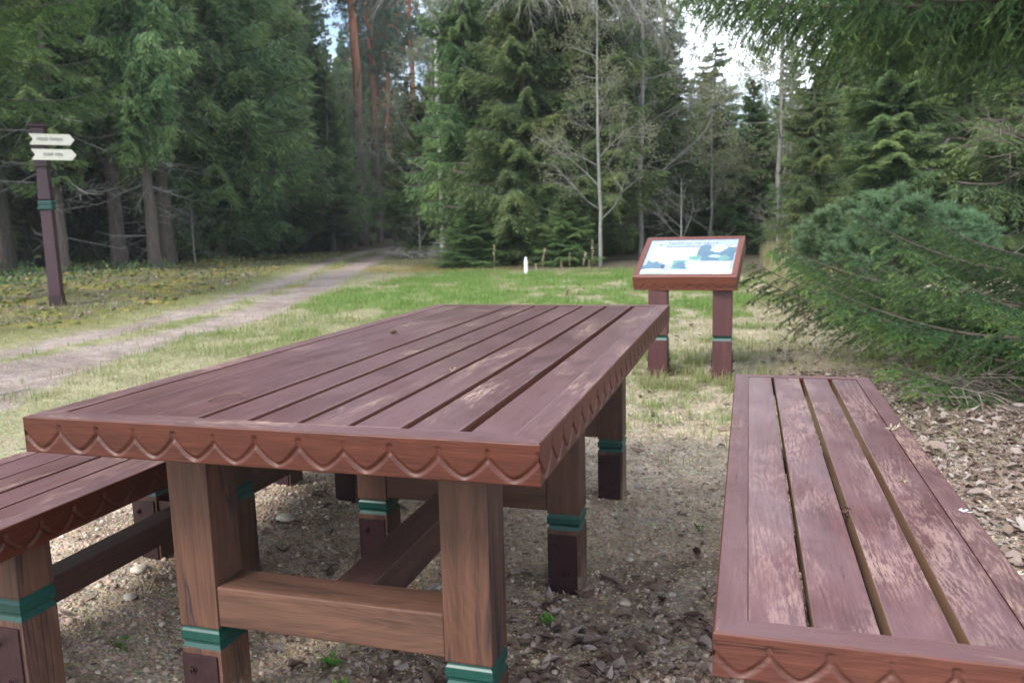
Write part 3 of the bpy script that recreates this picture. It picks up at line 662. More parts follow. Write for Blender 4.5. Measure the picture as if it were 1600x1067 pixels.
prof('cap', sp, [(2.44, .085), (2.455, .095), (2.475, .095), (2.51, .03)], M_SIGNP)
prof('foot_plate', sp, [(sb - .1, .0735), (sb + .14, .0735)], M_STEEL)
d_ = Vector((.50, .52, 0)); aang = math.atan2(d_.y, d_.x) - R(28)
for zc, zz_, n_, sh in ((2.295, .065, (7, 8), 0.0), (2.115, .065, (6, 5), .02)):
    q = empty('arrow_board'); q.parent = sp; q.location = (-.02 + sh * .3, -.135, zc); q.rotation_euler = (0, 0, aang)
    A = Acc(); pts = [(-.05, -.065), (.38, -.065), (.43, 0), (.38, .065), (-.05, .065), (-.01, 0)]
    top = np.array([(x, -.012, z) for x, z in pts]); bot = np.array([(x, .012, z) for x, z in pts])
    V = np.vstack([top, bot, [[.15, -.012, 0], [.15, .012, 0]]]); F = [[i, (i + 1) % 6, 12] for i in range(6)] + [[6 + (i + 1) % 6, 6 + i, 13] for i in range(6)]
    A.add(V, np.array(F)); A.add(V, np.array([[i, 6 + i, 6 + (i + 1) % 6, (i + 1) % 6] for i in range(6)]))
    V, F, Mi, _ = A.arrays(); bpy_m = soup('board', V, F, [M_ARROW], Mi); link('board', bpy_m, q)
    A = Acc(); x = .03 if n_[0] == 7 else .08
    for wl in n_:
        for k in range(wl):
            hh = .024; pts = [(x, -.012), (x + .005, hh - .012)]
            for (xa, za, xb, zb_) in ((x, -.015, x + .0045, .02), (x + .0055, rs.choice([-.015, .0, .014]), x + .010, 0), (x + .010, -.015, x + .0135, .02)):
                if zb_ == 0: zb_ = za + .006
                A.add([(xa, -.0135, za), (xb, -.0135, za), (xb, -.0135, zb_), (xa, -.0135, zb_)], [[0, 1, 2, 3]])
            x += .0175
        x += .016
    V, F, Mi, _ = A.arrays(); link('lettering', soup('lettering', V, F, [M_INK], Mi), q)

# ---- small white marker and painted post end
A = Acc(); zz = gz(-3.22, 11.55)
pr = [(0, .045), (.22, .045), (.235, .040), (.245, .028), (.262, .028), (.266, .032), (.285, .032), (.292, .02), (.294, .0005)]
tube(A, [(0, 0, z - .03) for z, r in pr], [r for z, r in pr], 20)
o = link('marker_post', A.build('marker_post', [M_WHITE], True)); o.location = (-3.22, 11.55, zz - .0); o.scale = (.72, .72, 1.08)
tag(o, 'short white plastic marker post with narrow neck in the grass', 'marker post')
bo = tag(empty('wooden_bollard', (-4.335, 2.60, 0)), 'plum painted wooden bollard just showing at the left photo edge', 'bollard')
bz0 = gz(-4.35, 2.6)
prof('post', bo, [(bz0 - .1, .06), (bz0 + .20, .06), (bz0 + .22, .055)], M_SIGNP); prof('cap', bo, [(bz0 + .22, .066), (bz0 + .26, .066), (bz0 + .275, .05)], M_SIGNP)

# ------------------------------------------------------------------ spruce builders
def spray(rs, n2=16, n3=7, droop=.30, wide=.42, tw=.13, hang=.5):
    """branch template of unit length along +X: stems (P0,P1) and twig kites (P,D,L,tint)"""
    ax = lambda t: np.stack([t, .03 * np.sin(t * 5 + rs.uniform(0, 6)), -droop * t + .9 * droop * t ** 2.2], -1)
    t = np.linspace(.08, 1, n2); P, D, Ln, Ti = [], [], [], []; S0, S1 = [], []
    tt_ = np.linspace(0, 1, 9); ap = ax(tt_); S0.append(ap[:-1]); S1.append(ap[1:])
    for i, ti in enumerate(t):
        for s in (-1, 1):
            l = wide * ((1 - ti) ** .65 * min(1, ti * 3 + .25)) * rs.uniform(.7, 1.2) + .05
            a = R(rs.uniform(42, 68)) * (1 - .4 * ti)
            d = np.array([math.cos(a), s * math.sin(a), 0]); b = ax(np.array([ti]))[0]
            m_ = max(3, int(n3 * (.4 + l / wide)))
            u = np.linspace(.1, 1, m_); hd = hang * rs.uniform(.5, 1.3)
            pp = b + np.outer(u * l, d) + np.stack([0 * u, 0 * u, -hd * l * u ** 1.6], -1)
            S0.append(b[None]); S1.append(pp[-1:])
            for q in (-1, 1):
                side = np.array([d[1] * -q * .8, d[0] * q * .8, -.5 * hang]); dd = unit(d[None] * .9 + side + rs.normal(0, .22, (m_, 3)) + np.array([0, 0, -.25 * hang]))
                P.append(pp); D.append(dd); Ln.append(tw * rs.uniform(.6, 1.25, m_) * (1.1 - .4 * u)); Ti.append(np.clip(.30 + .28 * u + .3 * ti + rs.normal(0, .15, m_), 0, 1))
            P.append(pp[-1:]); D.append(unit(d + np.array([0, 0, -.3]))[None]); Ln.append([tw * 1.1]); Ti.append([.8])
    P.append(ap[-1:]); D.append(np.array([[1, 0, .2]])); Ln.append([tw]); Ti.append([.9])
    return np.concatenate(P), unit(np.concatenate(D)), np.concatenate(Ln), np.concatenate(Ti), np.concatenate(S0), np.concatenate(S1)
def rotm(az, el):
    ca, sa, ce, se = math.cos(az), math.sin(az), math.cos(el), math.sin(el)
    return np.array([[ca * ce, -sa, -ca * se], [sa * ce, ca, -sa * se], [se, 0, ce]])
def spruce_mesh(seed, H_, R0, zlow, whorl, nb, tmpl, kw=.016, top_el=35, low_el=-12, lean=0, keep=1.0, needm=None, shape=.85, dead=0, wmax=None, split=None):
    rs = np.random.default_rng(seed); A = Acc(); Dd = Acc(); T_ = Acc()
    zs = np.linspace(-.15, H_, 26); wx = np.cumsum(rs.normal(0, .015, 26)); wy = np.cumsum(rs.normal(0, .015, 26)); wx -= wx[1]; wy -= wy[1]
    wx += lean * zs; r0 = H_ * .0080 + .02
    rad = r0 * (1 - zs / H_) ** .85 + .008; rad[:3] *= (1.35, 1.12, 1.03)
    tube(T_, np.stack([wx, wy, zs], 1), rad, 9, rough=.07, rs=rs)
    z = zlow
    while z < H_ - .15:
        f = (z - zlow) / (H_ - zlow); rr = R0 * (1 - f) ** shape * (min(1, .55 + 3.0 * f))
        el0 = R(low_el + (top_el - low_el) * f)
        n = max(3, int(nb * (.6 + .4 * (1 - f))))
        for i in range(n):
            if rs.random() > keep: continue
            Lb = max(.25, rr * rs.uniform(.62, 1.15)); M3 = rotm(rs.uniform(0, 2 * np.pi), el0 + rs.normal(0, .10))
            P, D, Ln, Ti, S0, S1 = tmpl[rs.integers(len(tmpl))]
            zz = z + rs.uniform(-.1, .1); o = np.array([np.interp(zz, zs, wx), np.interp(zz, zs, wy), zz])
            kl = min(1.0, Lb) if Lb < 1 else 1 + (Lb - 1) * .55
            kites(A, P @ M3.T * Lb + o, unit(D @ M3.T), Ln * kl * 1.15, kw * (1 + .25 * (Lb - 1)) if Lb > 1 else kw, 0, np.clip(Ti + rs.normal(0, .12), 0, 1), rs)
            sticks(A, (S0[:8] @ M3.T) * Lb + o, (S1[:8] @ M3.T) * Lb + o, .009 * Lb + .002, .007 * Lb + .001, 1, .5)
        z += whorl * rs.uniform(.8, 1.2) * (1 - .35 * f)
    for k in range(dead):
        zz = rs.uniform(.5, zlow + 1.5); az = rs.uniform(0, 6.28); l = rs.uniform(.5, 1.5); el = R(rs.uniform(-30, 8)); d = np.array([math.cos(az) * math.cos(el), math.sin(az) * math.cos(el), math.sin(el)])
        o = np.array([np.interp(zz, zs, wx), np.interp(zz, zs, wy), zz]); p = o + d * l; e = p + (d + np.array([0, 0, .3]) + rs.normal(0, .2, 3)) * l * .4
        sticks(Dd, [o, p], [p, e], [.012, .007], [.007, .003], 0)
        for q in range(6):
            u = rs.uniform(.25, 1); b = o + d * l * u; sticks(Dd, b, b + (d * .6 + rs.normal(0, .5, 3)) * l * .35, .004, .002, 0)
    return A, T_, Dd
TM = [spray(np.random.default_rng(i), 17, 8, .28, .40, .13, .6) for i in range(5)]
TM_HANG = [spray(np.random.default_rng(30 + i), 17, 8, .34, .34, .145, 1.5) for i in range(5)]
TM_FINE = [spray(np.random.default_rng(60 + i), 22, 10, .30, .36, .10, (.6, 1.1, 1.5, .9)[i]) for i in range(4)]
def proto(name, seed, args, label=None, needm=M_NEED, barkm=M_SBARK):
    A, T_, Dd = spruce_mesh(seed, **args)
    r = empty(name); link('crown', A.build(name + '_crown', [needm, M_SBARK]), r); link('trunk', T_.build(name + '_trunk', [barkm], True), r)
    if Dd.n: link('dead_branches', Dd.build(name + '_dead', [M_GREYB]), r)
    return r
PROTO = {}
PROTO['edge0'] = proto('spruce_tree', 1, dict(H_=17, R0=2.5, zlow=1.1, whorl=.27, nb=8, tmpl=TM_HANG, kw=.0135, dead=12))
PROTO['edge1'] = proto('spruce_tree', 2, dict(H_=15, R0=2.3, zlow=.55, whorl=.25, nb=8, tmpl=TM, kw=.0135, dead=10))
PROTO['inner'] = proto('spruce_tree', 3, dict(H_=18, R0=2.0, zlow=3.2, whorl=.42, nb=7, tmpl=TM_HANG, kw=.015, dead=34))
PROTO['loose'] = proto('spruce_tree', 6, dict(H_=13, R0=1.75, zlow=.7, whorl=.30, nb=7, tmpl=TM_HANG + TM[:2], kw=.0125, dead=24, keep=.72, low_el=-22, top_el=25))
PROTO['loose_b'] = proto('spruce_tree', 7, dict(H_=13, R0=2.0, zlow=1.3, whorl=.33, nb=8, tmpl=TM_HANG, kw=.0125, dead=30, keep=.6, low_el=-28, top_el=20, shape=.7))
PROTO['fine'] = proto('spruce_tree', 8, dict(H_=9, R0=1.9, zlow=.35, whorl=.21, nb=8, tmpl=TM_FINE, kw=.0085, dead=8, keep=.88, low_el=-20, top_el=28))
PROTO['fine_b'] = proto('spruce_tree', 9, dict(H_=9, R0=1.6, zlow=.9, whorl=.24, nb=8, tmpl=TM_FINE, kw=.0085, dead=24, keep=.75, low_el=-26, top_el=22, shape=.7))
PROTO['young'] = proto('young_spruce', 4, dict(H_=6.5, R0=1.7, zlow=.25, whorl=.17, nb=8, tmpl=TM, kw=.010, dead=0))
PROTO['thin'] = proto('spruce_tree', 5, dict(H_=12, R0=1.3, zlow=1.8, whorl=.34, nb=6, tmpl=TM, kw=.012, dead=30))
def pine_proto(seed, H_=19, z0=9.0):
    rs = np.random.default_rng(seed); A = Acc(); T_ = Acc(); zs = np.linspace(-.15, H_, 24); wx = np.cumsum(rs.normal(0, .03, 24)); wy = np.cumsum(rs.normal(0, .03, 24)); wx -= wx[0]; wy -= wy[0]
    tube(T_, np.stack([wx, wy, zs], 1), .19 * (1 - zs / H_ * .85) + .01, 10, rough=.06, rs=rs)
    for k in range(16):                              # bare stubs and dead branches under the crown
        zz = rs.uniform(2.5, z0); az = rs.uniform(0, 6.28); l = rs.uniform(.4, 2.0); d = np.array([math.cos(az), math.sin(az), rs.uniform(-.2, .3)])
        o = np.array([np.interp(zz, zs, wx), np.interp(zz, zs, wy), zz]); p = o + d * l * .6; e = o + d * l + np.array([0, 0, rs.uniform(-.3, .3)])
        sticks(T_, [o, p], [p, e], [.022, .012], [.012, .004], 0)
    z = z0
    while z < H_:
        f = (z - z0) / (H_ - z0); rr = 2.6 * (1 - f) ** .5 * (.6 + min(1, 2 * f) * .4)
        for i in range(4):
            az = rs.uniform(0, 6.28); l = rr * rs.uniform(.5, 1.1); el = R(rs.uniform(0, 40)); d = np.array([math.cos(az) * math.cos(el), math.sin(az) * math.cos(el), math.sin(el)])
            o = np.array([np.interp(z, zs, wx), np.interp(z, zs, wy), z]); sticks(A, o, o + d * l, .035, .01, 1)
            for c_ in range(int(7 + 7 * rs.random())):
                u = rs.uniform(.35, 1.05); cc = o + d * l * u + rs.normal(0, .28, 3); sticks(A, o + d * l * u * .8, cc, .008, .004, 1)
                n = 34; dd = unit(rs.normal(0, 1, (n, 3)) + np.array([0, 0, .35])); kites(A, np.repeat(cc[None], n, 0) + dd * .03, dd, rs.uniform(.14, .26, n), .017, 0, np.clip(rs.normal(.5, .2, n), 0, 1), rs)
        z += rs.uniform(.35, .6)
    r = empty('pine_tree'); link('crown', A.build('pine_crown', [M_PINE, M_PBARK]), r); link('trunk', T_.build('pine_trunk', [M_PBARK], True), r)
    return r
PROTO['pine'] = pine_proto(21)
PROTO['pine_b'] = pine_proto(22, 17, 7.5)
def bare_proto(name, seed, H_, bark_m, r0, spread=.5, levels=4, buds=0, nlimb=14, z0=.35, twigm=M_GREYB):
    rs = np.random.default_rng(seed); A = Acc(); T_ = Acc(); n = 16
    zs = np.linspace(-.1, H_, n); wx = np.cumsum(rs.normal(0, .02 * H_ / 8, n)); wy = np.cumsum(rs.normal(0, .02 * H_ / 8, n)); wx -= wx[0]; wy -= wy[0]
    tube(T_, np.stack([wx, wy, zs], 1), r0 * (1 - zs / H_) ** .8 + .004, 8, rough=.05, rs=rs)
    ends = []
    def grow(p, d, l, r, lv):
        q = p; seg = 3
        for k in range(seg):
            d = unit(d + rs.normal(0, .16, 3) + np.array([0, 0, .05])); q2 = q + d * l / seg; sticks(A, q, q2, r * (1 - k * .2), r * (1 - (k + 1) * .2), 0)
            if lv > 0 and (k > 0 or lv > 1):
                for _ in range(2 if lv > 1 else 3): grow(q2, unit(d + rs.normal(0, .55, 3)), l * rs.uniform(.4, .65), r * .5, lv - 1)
            q = q2
        if lv == 0: ends.append(q)
    for i in range(nlimb):
        z = H_ * (z0 + (1 - z0) * (i + rs.random()) / nlimb); f = z / H_; az = rs.uniform(0, 6.28); el = R(rs.uniform(15, 55)); o = np.array([np.interp(z, zs, wx), np.interp(z, zs, wy), z])
        grow(o, np.array([math.cos(az) * math.cos(el), math.sin(az) * math.cos(el), math.sin(el)]), H_ * spread * (1.1 - f) * .5 + .15, max(.004, r0 * .35 * (1.15 - f)), levels - 2)
    if buds:
        E_ = np.array(ends); E_ = np.repeat(E_, buds, 0) + rs.normal(0, .07, (len(E_) * buds, 3)); kites(A, E_, unit(rs.normal(0, 1, E_.shape)), .06, .014, 1, rs.uniform(0, 1, len(E_)), rs)
    r = empty(name); link('branches', A.build(name + '_branches', [twigm, M_BUD]), r); link('trunk', T_.build(name + '_trunk', [bark_m], True), r)
    return r
PROTO['birch'] = bare_proto('birch_tree', 41, 15, M_BIRCH, .085, .28, 4, 3, 20, .45)
PROTO['bare'] = bare_proto('bare_tree', 42, 9, M_GREYB, .06, .36, 4, 10, 22, .15)
PROTO['bare_b'] = bare_proto('bare_tree', 43, 7, M_GREYB, .05, .45, 4, 14, 20, .1)
PROTO['shrub'] = bare_proto('bare_shrub', 44, 1.9, M_GREYB, .022, .8, 4, 0, 9, .15)

first = set()
def plant(kind, x, y, s=1.0, label='', cat='tree', group=None, sz=None, rz=None, tilt=0):
    src = PROTO[kind]
    if kind in first: o = copy_tree(src)
    else: o = src; first.add(kind)
    o.location = (x, y, gz(x, y) - .03); o.rotation_euler = (tilt, 0, random.uniform(0, 6.28) if rz is None else rz)
    o.scale = (s, s, sz or s)
    for k in ('label', 'category', 'group'):
        if k in o: del o[k]
    return tag(o, label, cat, group)
CPN = np.array(CP); fN, rN, uN = np.array(f_), np.array(r_), np.array(u_)
def polar(px, D):
    """ground position seen along photo column px (1600 wide) at distance D: only used to lay out the wood"""
    d = fN + (px - 800) / 1237.5 * rN - (345 - 533.5) / 1237.5 * uN; p = CPN + d * D; return float(p[0]), float(p[1])
FG = [  # kind, column, distance, scale, height scale, label
 ('inner', 5, 17.3, .9, 1, 'thick grey spruce trunk at the left photo edge'),
 ('thin', 35, 20.5, 1.1, 1.1, 'spruce with dead lower twigs left of the signpost'),
 ('thin', 92, 15.5, .9, 1.1, 'lichen grey spruce trunk close behind the signpost'),
 ('inner', 181, 18.6, .95, 1, 'brown spruce trunk standing alone right of the arrow boards'),
 ('inner', 236, 16.8, .7, .9, 'slim spruce in front of its twin, left of the bushy spruce'),
 ('inner', 258, 19.6, .95, 1, 'dark spruce just behind the slim spruce of the pair'),
 ('edge0', 345, 22, 1.15, 1, 'large bushy spruce with hanging boughs left of the track'),
 ('edge0', 120, 24, 1.1, 1.1, 'broad dark spruce behind the signpost in the left wood'),
 ('edge1', 280, 26, 1.2, 1.2, 'tall full spruce behind the pair of slim trunks'),
 ('edge0', 420, 27, 1.0, .9, 'drooping spruce beside the bare forked sapling'),
 ('edge0', 505, 31, .8, .50, 'dark spruce with pointed silhouette left of the big pine'),
 ('thin', 519, 29, .9, .55, 'spindly spruce with pale trunk in the track opening'),
 ('pine', 568, 38, 1.35, 1.25, 'thickest red barked pine standing where the track bends'),
 ('pine_b', 447, 46, 1.0, 1.2, 'red pine rising left of the dark pointed spruce'),
 ('pine_b', 592, 45, 1.0, 1.25, 'second red pine just right of the thickest pine'),
 ('pine', 615, 52, .9, 1.2, 'farthest red pine against the blue sky gap'),
 ('thin', 548, 33, .7, .5, 'thin grey trunk left of the thickest pine foot'),
 ('thin', 618, 34, .6, .5, 'thin straight trunk right of the thickest pine foot'),
 ('thin', 643, 24, .85, .45, 'young spruce with yellow mossy foot beside the track'),
 ('young', 668, 23.5, .9, .75, 'leafy young spruce right of the mossy footed one'),
 ('birch', 690, 21.5, 1.0, 1.0, 'white barked birch left of the big central spruce'),
 ('fine_b', 735, 18.0, .95, .90, 'loose spruce between the birch and the big central spruce'),
 ('loose_b', 775, 20.5, .95, .80, 'tall thin crowned spruce behind the left side of the big central spruce'),
 ('fine', 822, 16.0, .92, .85, 'big central spruce with full skirt behind the white marker'),
 ('fine', 872, 17.2, .95, 1.05, 'loose spruce close right of the big central spruce'),
 ('fine_b', 925, 16.6, 1.05, .90, 'spruce with hanging boughs above the tallest dry stalk'),
 ('young', 735, 15.3, .50, .20, 'small bright green spruce bush left of the big central spruce'),
 ('young', 886, 14.9, .45, .22, 'low dark spruce sapling right of the white marker'),
 ('loose', 985, 19.5, .95, .78, 'spruce directly above the left end of the information board'),
 ('bare', 938, 14.6, .6, .62, 'bare grey sapling beside the low dark spruce sapling'),
 ('bare', 1000, 17.0, .95, .95, 'pale leafless tree behind the information board'),
 ('bare_b', 1110, 19.5, .8, .62, 'pale budding tree above the right end of the information board'),
 ('birch', 1003, 25, .8, .62, 'second birch, thin, behind the pale leafless tree'),
 ('loose', 1045, 22, .9, .45, 'short spruce under the bright sky gap'),
 ('loose_b', 1120, 24, .9, .48, 'rounded spruce at the start of the grass ride'),
 ('young', 1175, 21, .9, .7, 'young spruce on the left bank of the grass ride'),
 ('bare_b', 1195, 22, .9, .75, 'budding tree overhanging the grass ride'),
 ('edge1', 1232, 31, .9, .50, 'far spruce closing the end of the grass ride'),
 ('fine_b', 1272, 12.6, .50, .42, 'slim young spruce on the right bank of the grass ride'),
 ('fine_b', 1385, 14.4, 1.1, .62, 'mid green spruce with brown trunk behind the young pine'),
 ('fine', 1500, 16.0, 1.0, .80, 'spruce filling the gap behind the near boughs'),
 ('fine', 1640, 13, 1.0, .95, 'dark spruce at the right photo edge behind the near boughs'),
 ('loose_b', 492, 37, 1.1, 1.0, 'tall ragged spruce between the two left red pines'),
 ('pine', 655, 44, .9, 1.1, 'pine with see-through crown left of the white barked birch'),
 ('bare', 432, 29, .33, .33, 'bare forked sapling at the edge of the left wood'),
]
for kind, px, D, s, szz, lab in FG:
    x, y = polar(px, D); plant(kind, x, y, s, lab, 'tree', sz=szz)
for px, D, s, lab in ((300, 19, .8, 'leafless shrub at the foot of the large bushy spruce'), (655, 20.5, .7, 'grey twiggy shrub beside the mossy footed spruce'), (1065, 15.5, .9, 'leafless shrub behind the board, in front of the short spruce'), (1215, 15.5, .8, 'brown shrub left of the slim young spruce by the ride')):
    x, y = polar(px, D); plant('shrub', x, y, s, lab, 'shrub')
LM = [(-260, 'beyond the left photo edge'), (20, 'the leftmost trunk'), (80, 'the signpost'), (181, 'the lone brown trunk'), (245, 'the pair of slim trunks'), (345, 'the large bushy spruce'), (432, 'the bare forked sapling'), (505, 'the dark pointed spruce'), (568, 'the thickest red pine'), (643, 'the mossy footed spruce'), (690, 'the white barked birch'), (769, 'the leftmost seed stalk'), (825, 'the white marker post'), (888, 'the rust brown stalk'), (925, 'the tallest dry stalk'), (1010, 'the left end of the board'), (1080, 'the middle of the board'), (1155, 'the right end of the board'), (1215, 'the grass ride'), (1272, 'the slim spruce by the ride'), (1385, 'the young pines'), (1500, 'the low near boughs'), (1620, 'the right photo edge'), (1760, 'the near spruce trunk')]
def where(px, D):
    i = min(range(1, len(LM)), key=lambda k: abs(LM[k][0] - px)); d = px - LM[i][0]
    side = 'straight behind' if abs(d) < 14 else ('behind left of' if d < 0 else 'behind right of')
    return side + ' ' + LM[i][1]
# the rest of the wood
def top_limit(px):
    return float(np.interp(px, [-300, 440, 470, 575, 600, 690, 720, 1000, 1040, 1100, 1130, 1260, 1300, 1900], [-400, -400, 20, 30, 130, 120, -40, -10, 130, 135, 190, 170, 20, -80]))
pts = []; tries = 0
rp = random.Random(4)
while len(pts) < 235 and tries < 20000:
    tries += 1
    px = rp.uniform(-260, 1800); dmin = float(np.interp(px, [-260, 0, 280, 430, 560, 600, 640, 700, 730, 960, 1190, 1200, 1250, 1262, 1900], [13, 22, 24, 31, 42, 44, 30, 25, 19, 19, 26, 36, 36, 17, 15]))
    D = dmin + rp.random() ** 1.6 * (62 - dmin)
    x, y = polar(px, D)
    if min(abs(x - np.interp(y, [p[1] for p in RUT_L], [p[0] for p in RUT_L])), abs(x - np.interp(y, [p[1] for p in RUT_R], [p[0] for p in RUT_R]))) < 1.3 and y < 42: continue
    if any((x - a) ** 2 + (y - b) ** 2 < 1.25 ** 2 for a, b in pts): continue
    pts.append((x, y))
    hmax = 1.1 + (345 - top_limit(px)) / 1237.5 * D
    if top_limit(px) < -200: hmax = 19
    hmax = min(19, hmax) * rp.uniform(.85, 1.05)
    if hmax > 13: kind = rp.choice(['inner', 'inner', 'edge0', 'thin', 'loose', 'loose_b', 'pine'])
    else: kind = rp.choice(['loose', 'loose_b', 'thin', 'young', 'edge1', 'loose', 'pine_b' if 560 < px < 1100 and D > 35 else 'thin'])
    base_h = dict(loose=13, loose_b=13, pine=19, pine_b=17, edge0=17, edge1=15, inner=18, thin=12, young=6.5)[kind]; sz_ = min(1.3, hmax / base_h); 
    if kind[:4] == 'pine': sz_ = rp.uniform(.9, 1.25)
    if kind == 'young': sz_ = min(1.5, sz_)
    row = 'nearer' if D < 30 else ('deeper' if D < 44 else 'deepest')
    pass
    plant(kind, x, y, max(.8, min(1.2, sz_ * 1.2)), row + ' ' + dict(edge0='broad dark spruce', edge1='full spruce', inner='bare stemmed spruce', thin='spindly spruce', young='young spruce', loose='loose crowned spruce', loose_b='hanging boughed spruce', pine='tall pine', pine_b='short pine')[kind] + ' ' + where(px, D), 'tree', ('pines' if kind[:4] == 'pine' else 'crowded spruces') + ' of the deep wood', sz=sz_)

for i in range(90):
    px = -250 + 2000 * (i + rp.random()) / 90; D = rp.uniform(64, 84); x, y = polar(px, D)
    if 1195 < px < 1245: continue
    hh = min(19, 1.1 + (345 - top_limit(px)) / 1237.5 * D); kind = rp.choice(['edge0', 'edge1', 'edge0', 'loose']); bh = dict(edge0=17, edge1=15, loose=13)[kind]
    plant(kind, x, y, 1.5, 'far ' + dict(edge0='broad', edge1='full', loose='loose')[kind] + ' spruce in the last row ' + where(px, D), 'tree', 'far spruces in the last row of the wood', sz=max(.45, min(1.2, hh / bh)))
for i in range(26):
    px = rp.uniform(470, 1250) if i < 20 else rp.uniform(60, 420); D = float(np.interp(px, [60, 420, 560, 640, 960, 1250], [20, 26, 30, 22, 14.5, 19])) * rp.uniform(1.0, 1.5); x, y = polar(px, D)
    if abs(x - np.interp(y, [p[1] for p in RUT_L], [p[0] for p in RUT_L])) < 1.6 or 1010 < px < 1180: continue
    plant(('bare', 'bare_b')[i % 2], x, y, rp.uniform(.7, 1.15), ('tall' if i % 2 == 0 else 'short') + ' pale leafless sapling ' + where(px, D), 'tree', 'pale leafless saplings among the spruces')
# dead grey crown over the central spruce
rs = np.random.default_rng(77); A = Acc()
def dead_bough(acc, o, d, l, r, rs, lv=2, droop=-.12):
    q = o
    for k in range(6):
        d = unit(d + rs.normal(0, .10, 3) + np.array([0, 0, droop])); q2 = q + d * l / 6; sticks(acc, q, q2, r * (1 - k / 7), r * (1 - (k + 1) / 7), 0, .5)
        if lv and k > 0:
            for _ in range(3): dead_bough(acc, q2, unit(d + rs.normal(0, .5, 3)), l * rs.uniform(.25, .45), r * .42, rs, lv - 1, droop)
        q = q2
x, y = polar(815, 15.6); zt = 5.6
for az in np.linspace(-2.9, .6, 9):
    dead_bough(A, np.array([0, 0, rs.uniform(0, .9)]), np.array([math.cos(az), math.sin(az) * .7, .15]), rs.uniform(1.6, 2.9), .026, rs)
tube(A, [(0, 0, -6), (0.02, 0, -2), (0, 0, 0), (0, 0, 2.6)], [.07, .06, .05, .02], 8, 1)
o = link('dead_tree', A.build('dead_tree', [M_GREYB, M_SBARK])); o.location = (x + .15, y + 1.0, zt)
tag(o, 'dead grey tree with bare spreading boughs against the big central spruce', 'tree')

# ------------------------------------------------------------------ near spruce: real needles
M_NEEDL = foliage('light_green_spruce_needles', (.032, .080, .026), (.105, .200, .055), (.23, .32, .075))
def needle_branch(seed, Lb=2.7, d2=.06, nlen=.020, nw=.0027, dens=400, hang=.9, wide=.36, curl=.25, bare=.16, az=None):
    rs = np.random.default_rng(seed); A = Acc()
    ph = rs.uniform(0, 6)
    ax = lambda t: np.stack([t * Lb, .06 * np.sin(t * 4 + ph) * Lb * .5, (-.25 * t + (.25 + curl * .4) * t ** 2.2) * Lb], -1)
    t = np.linspace(0, 1, 22); ap = ax(t); sticks(A, ap[:-1], ap[1:], .017 * (1 - t[:-1]) + .0025, .017 * (1 - t[1:]) + .0025, 1, .5, 5)
    P0, P1, TI = [], [], []
    P0.append(ap[13:-1]); P1.append(ap[14:]); TI.append(np.full(8, .6))
    for ti in np.arange(bare, 1, d2 / Lb):
        for s in (-1, 1):
            if rs.random() < .12: continue
            l = (wide * Lb * ((1 - ti) ** .6) * min(1, (ti - bare) * 5 + .35) * rs.uniform(.5, 1.15) + .07); b = ax(np.array([ti]))[0]
            a = R(rs.uniform(45, 75)) * (1 - .45 * ti); d = np.array([math.cos(a), s * math.sin(a), rs.uniform(-.25, .1)])
            n = max(3, int(l / .062)); u = np.linspace(0, 1, n + 1); hd = hang * rs.uniform(.5, 1.3)
            pp = b + np.outer(u * l, d) + np.stack([0 * u, 0 * u, -hd * l * u ** 1.7], -1) + rs.normal(0, .004, (n + 1, 3))
            sticks(A, pp[:-1], pp[1:], .0022 * (1 - u[:-1]) + .0009, .0022 * (1 - u[1:]) + .0009, 1, .5)
            P0.append(pp[:-1]); P1.append(pp[1:]); TI.append(.12 + .45 * u[1:] + rs.normal(0, .05, n))
            dirs = unit(np.gradient(pp, axis=0))
            for j in range(1, n + 1):
                if rs.random() < .25: continue
                for q in (-1, 1):
                    sd = unit(np.cross(dirs[j], [0, 0, 1.])) * q; dd = unit(dirs[j] * .9 + sd * .8 + np.array([0, 0, -.45 * hang]) + rs.normal(0, .15, 3)); l3 = rs.uniform(.035, .12) * (1.15 - u[j] * .5)
                    P0.append(pp[j][None]); P1.append((pp[j] + dd * l3)[None]); TI.append([.18 + .45 * u[j] + .2 * ti + rs.normal(0, .1)])
    P0 = np.concatenate(P0); P1 = np.concatenate(P1); TI = np.concatenate(TI); ln = np.linalg.norm(P1 - P0, axis=1)
    cnt = np.maximum(4, (ln * dens).astype(int)); ii = np.repeat(np.arange(len(P0)), cnt); n = len(ii); u = rs.random(n)
    D = unit(P1 - P0); A1, B1 = frames(D); an = rs.uniform(0, 2 * np.pi, n); rad = A1[ii] * np.cos(an)[:, None] + B1[ii] * np.sin(an)[:, None]
    nd = unit(D[ii] * rs.uniform(.5, 1.1, n)[:, None] + rad); base = P0[ii] * (1 - u[:, None]) + P1[ii] * u[:, None]
    sdv = unit(np.cross(nd, rad)) * nw; L_ = nlen * rs.uniform(.7, 1.1, n)[:, None]
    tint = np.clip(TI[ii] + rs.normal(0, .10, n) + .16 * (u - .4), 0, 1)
    V = np.stack([base - sdv, base + sdv, base + nd * L_], 1).reshape(-1, 3)
    A.add(V, np.arange(3 * n).reshape(n, 3), 0, np.repeat(tint, 3))
    return A.build('needle_branch', [M_NEEDN, M_SBARK])
NB = [needle_branch(200 + i, hang=(.45, .9, .3, .6)[i], wide=(.24, .19, .25, .21)[i], d2=.07, curl=(.3, .1, .5, .35)[i]) for i in range(4)]
NBS = [needle_branch(260 + i, hang=.32, wide=.25, d2=.065, curl=.35, dens=420, bare=.12) for i in range(3)]
NBL = []
for m0 in NB + NBS:
    m1 = m0.copy(); m1.materials[0] = M_NEEDL; NBL.append(m1)
def dead_branch_mesh(seed):
    rs = np.random.default_rng(seed); A = Acc(); dead_bough(A, np.zeros(3), np.array([1, 0, 0.1]), 1.6, .011, rs, 2, -.03); return A.build('dead_branch', [M_TWIG])
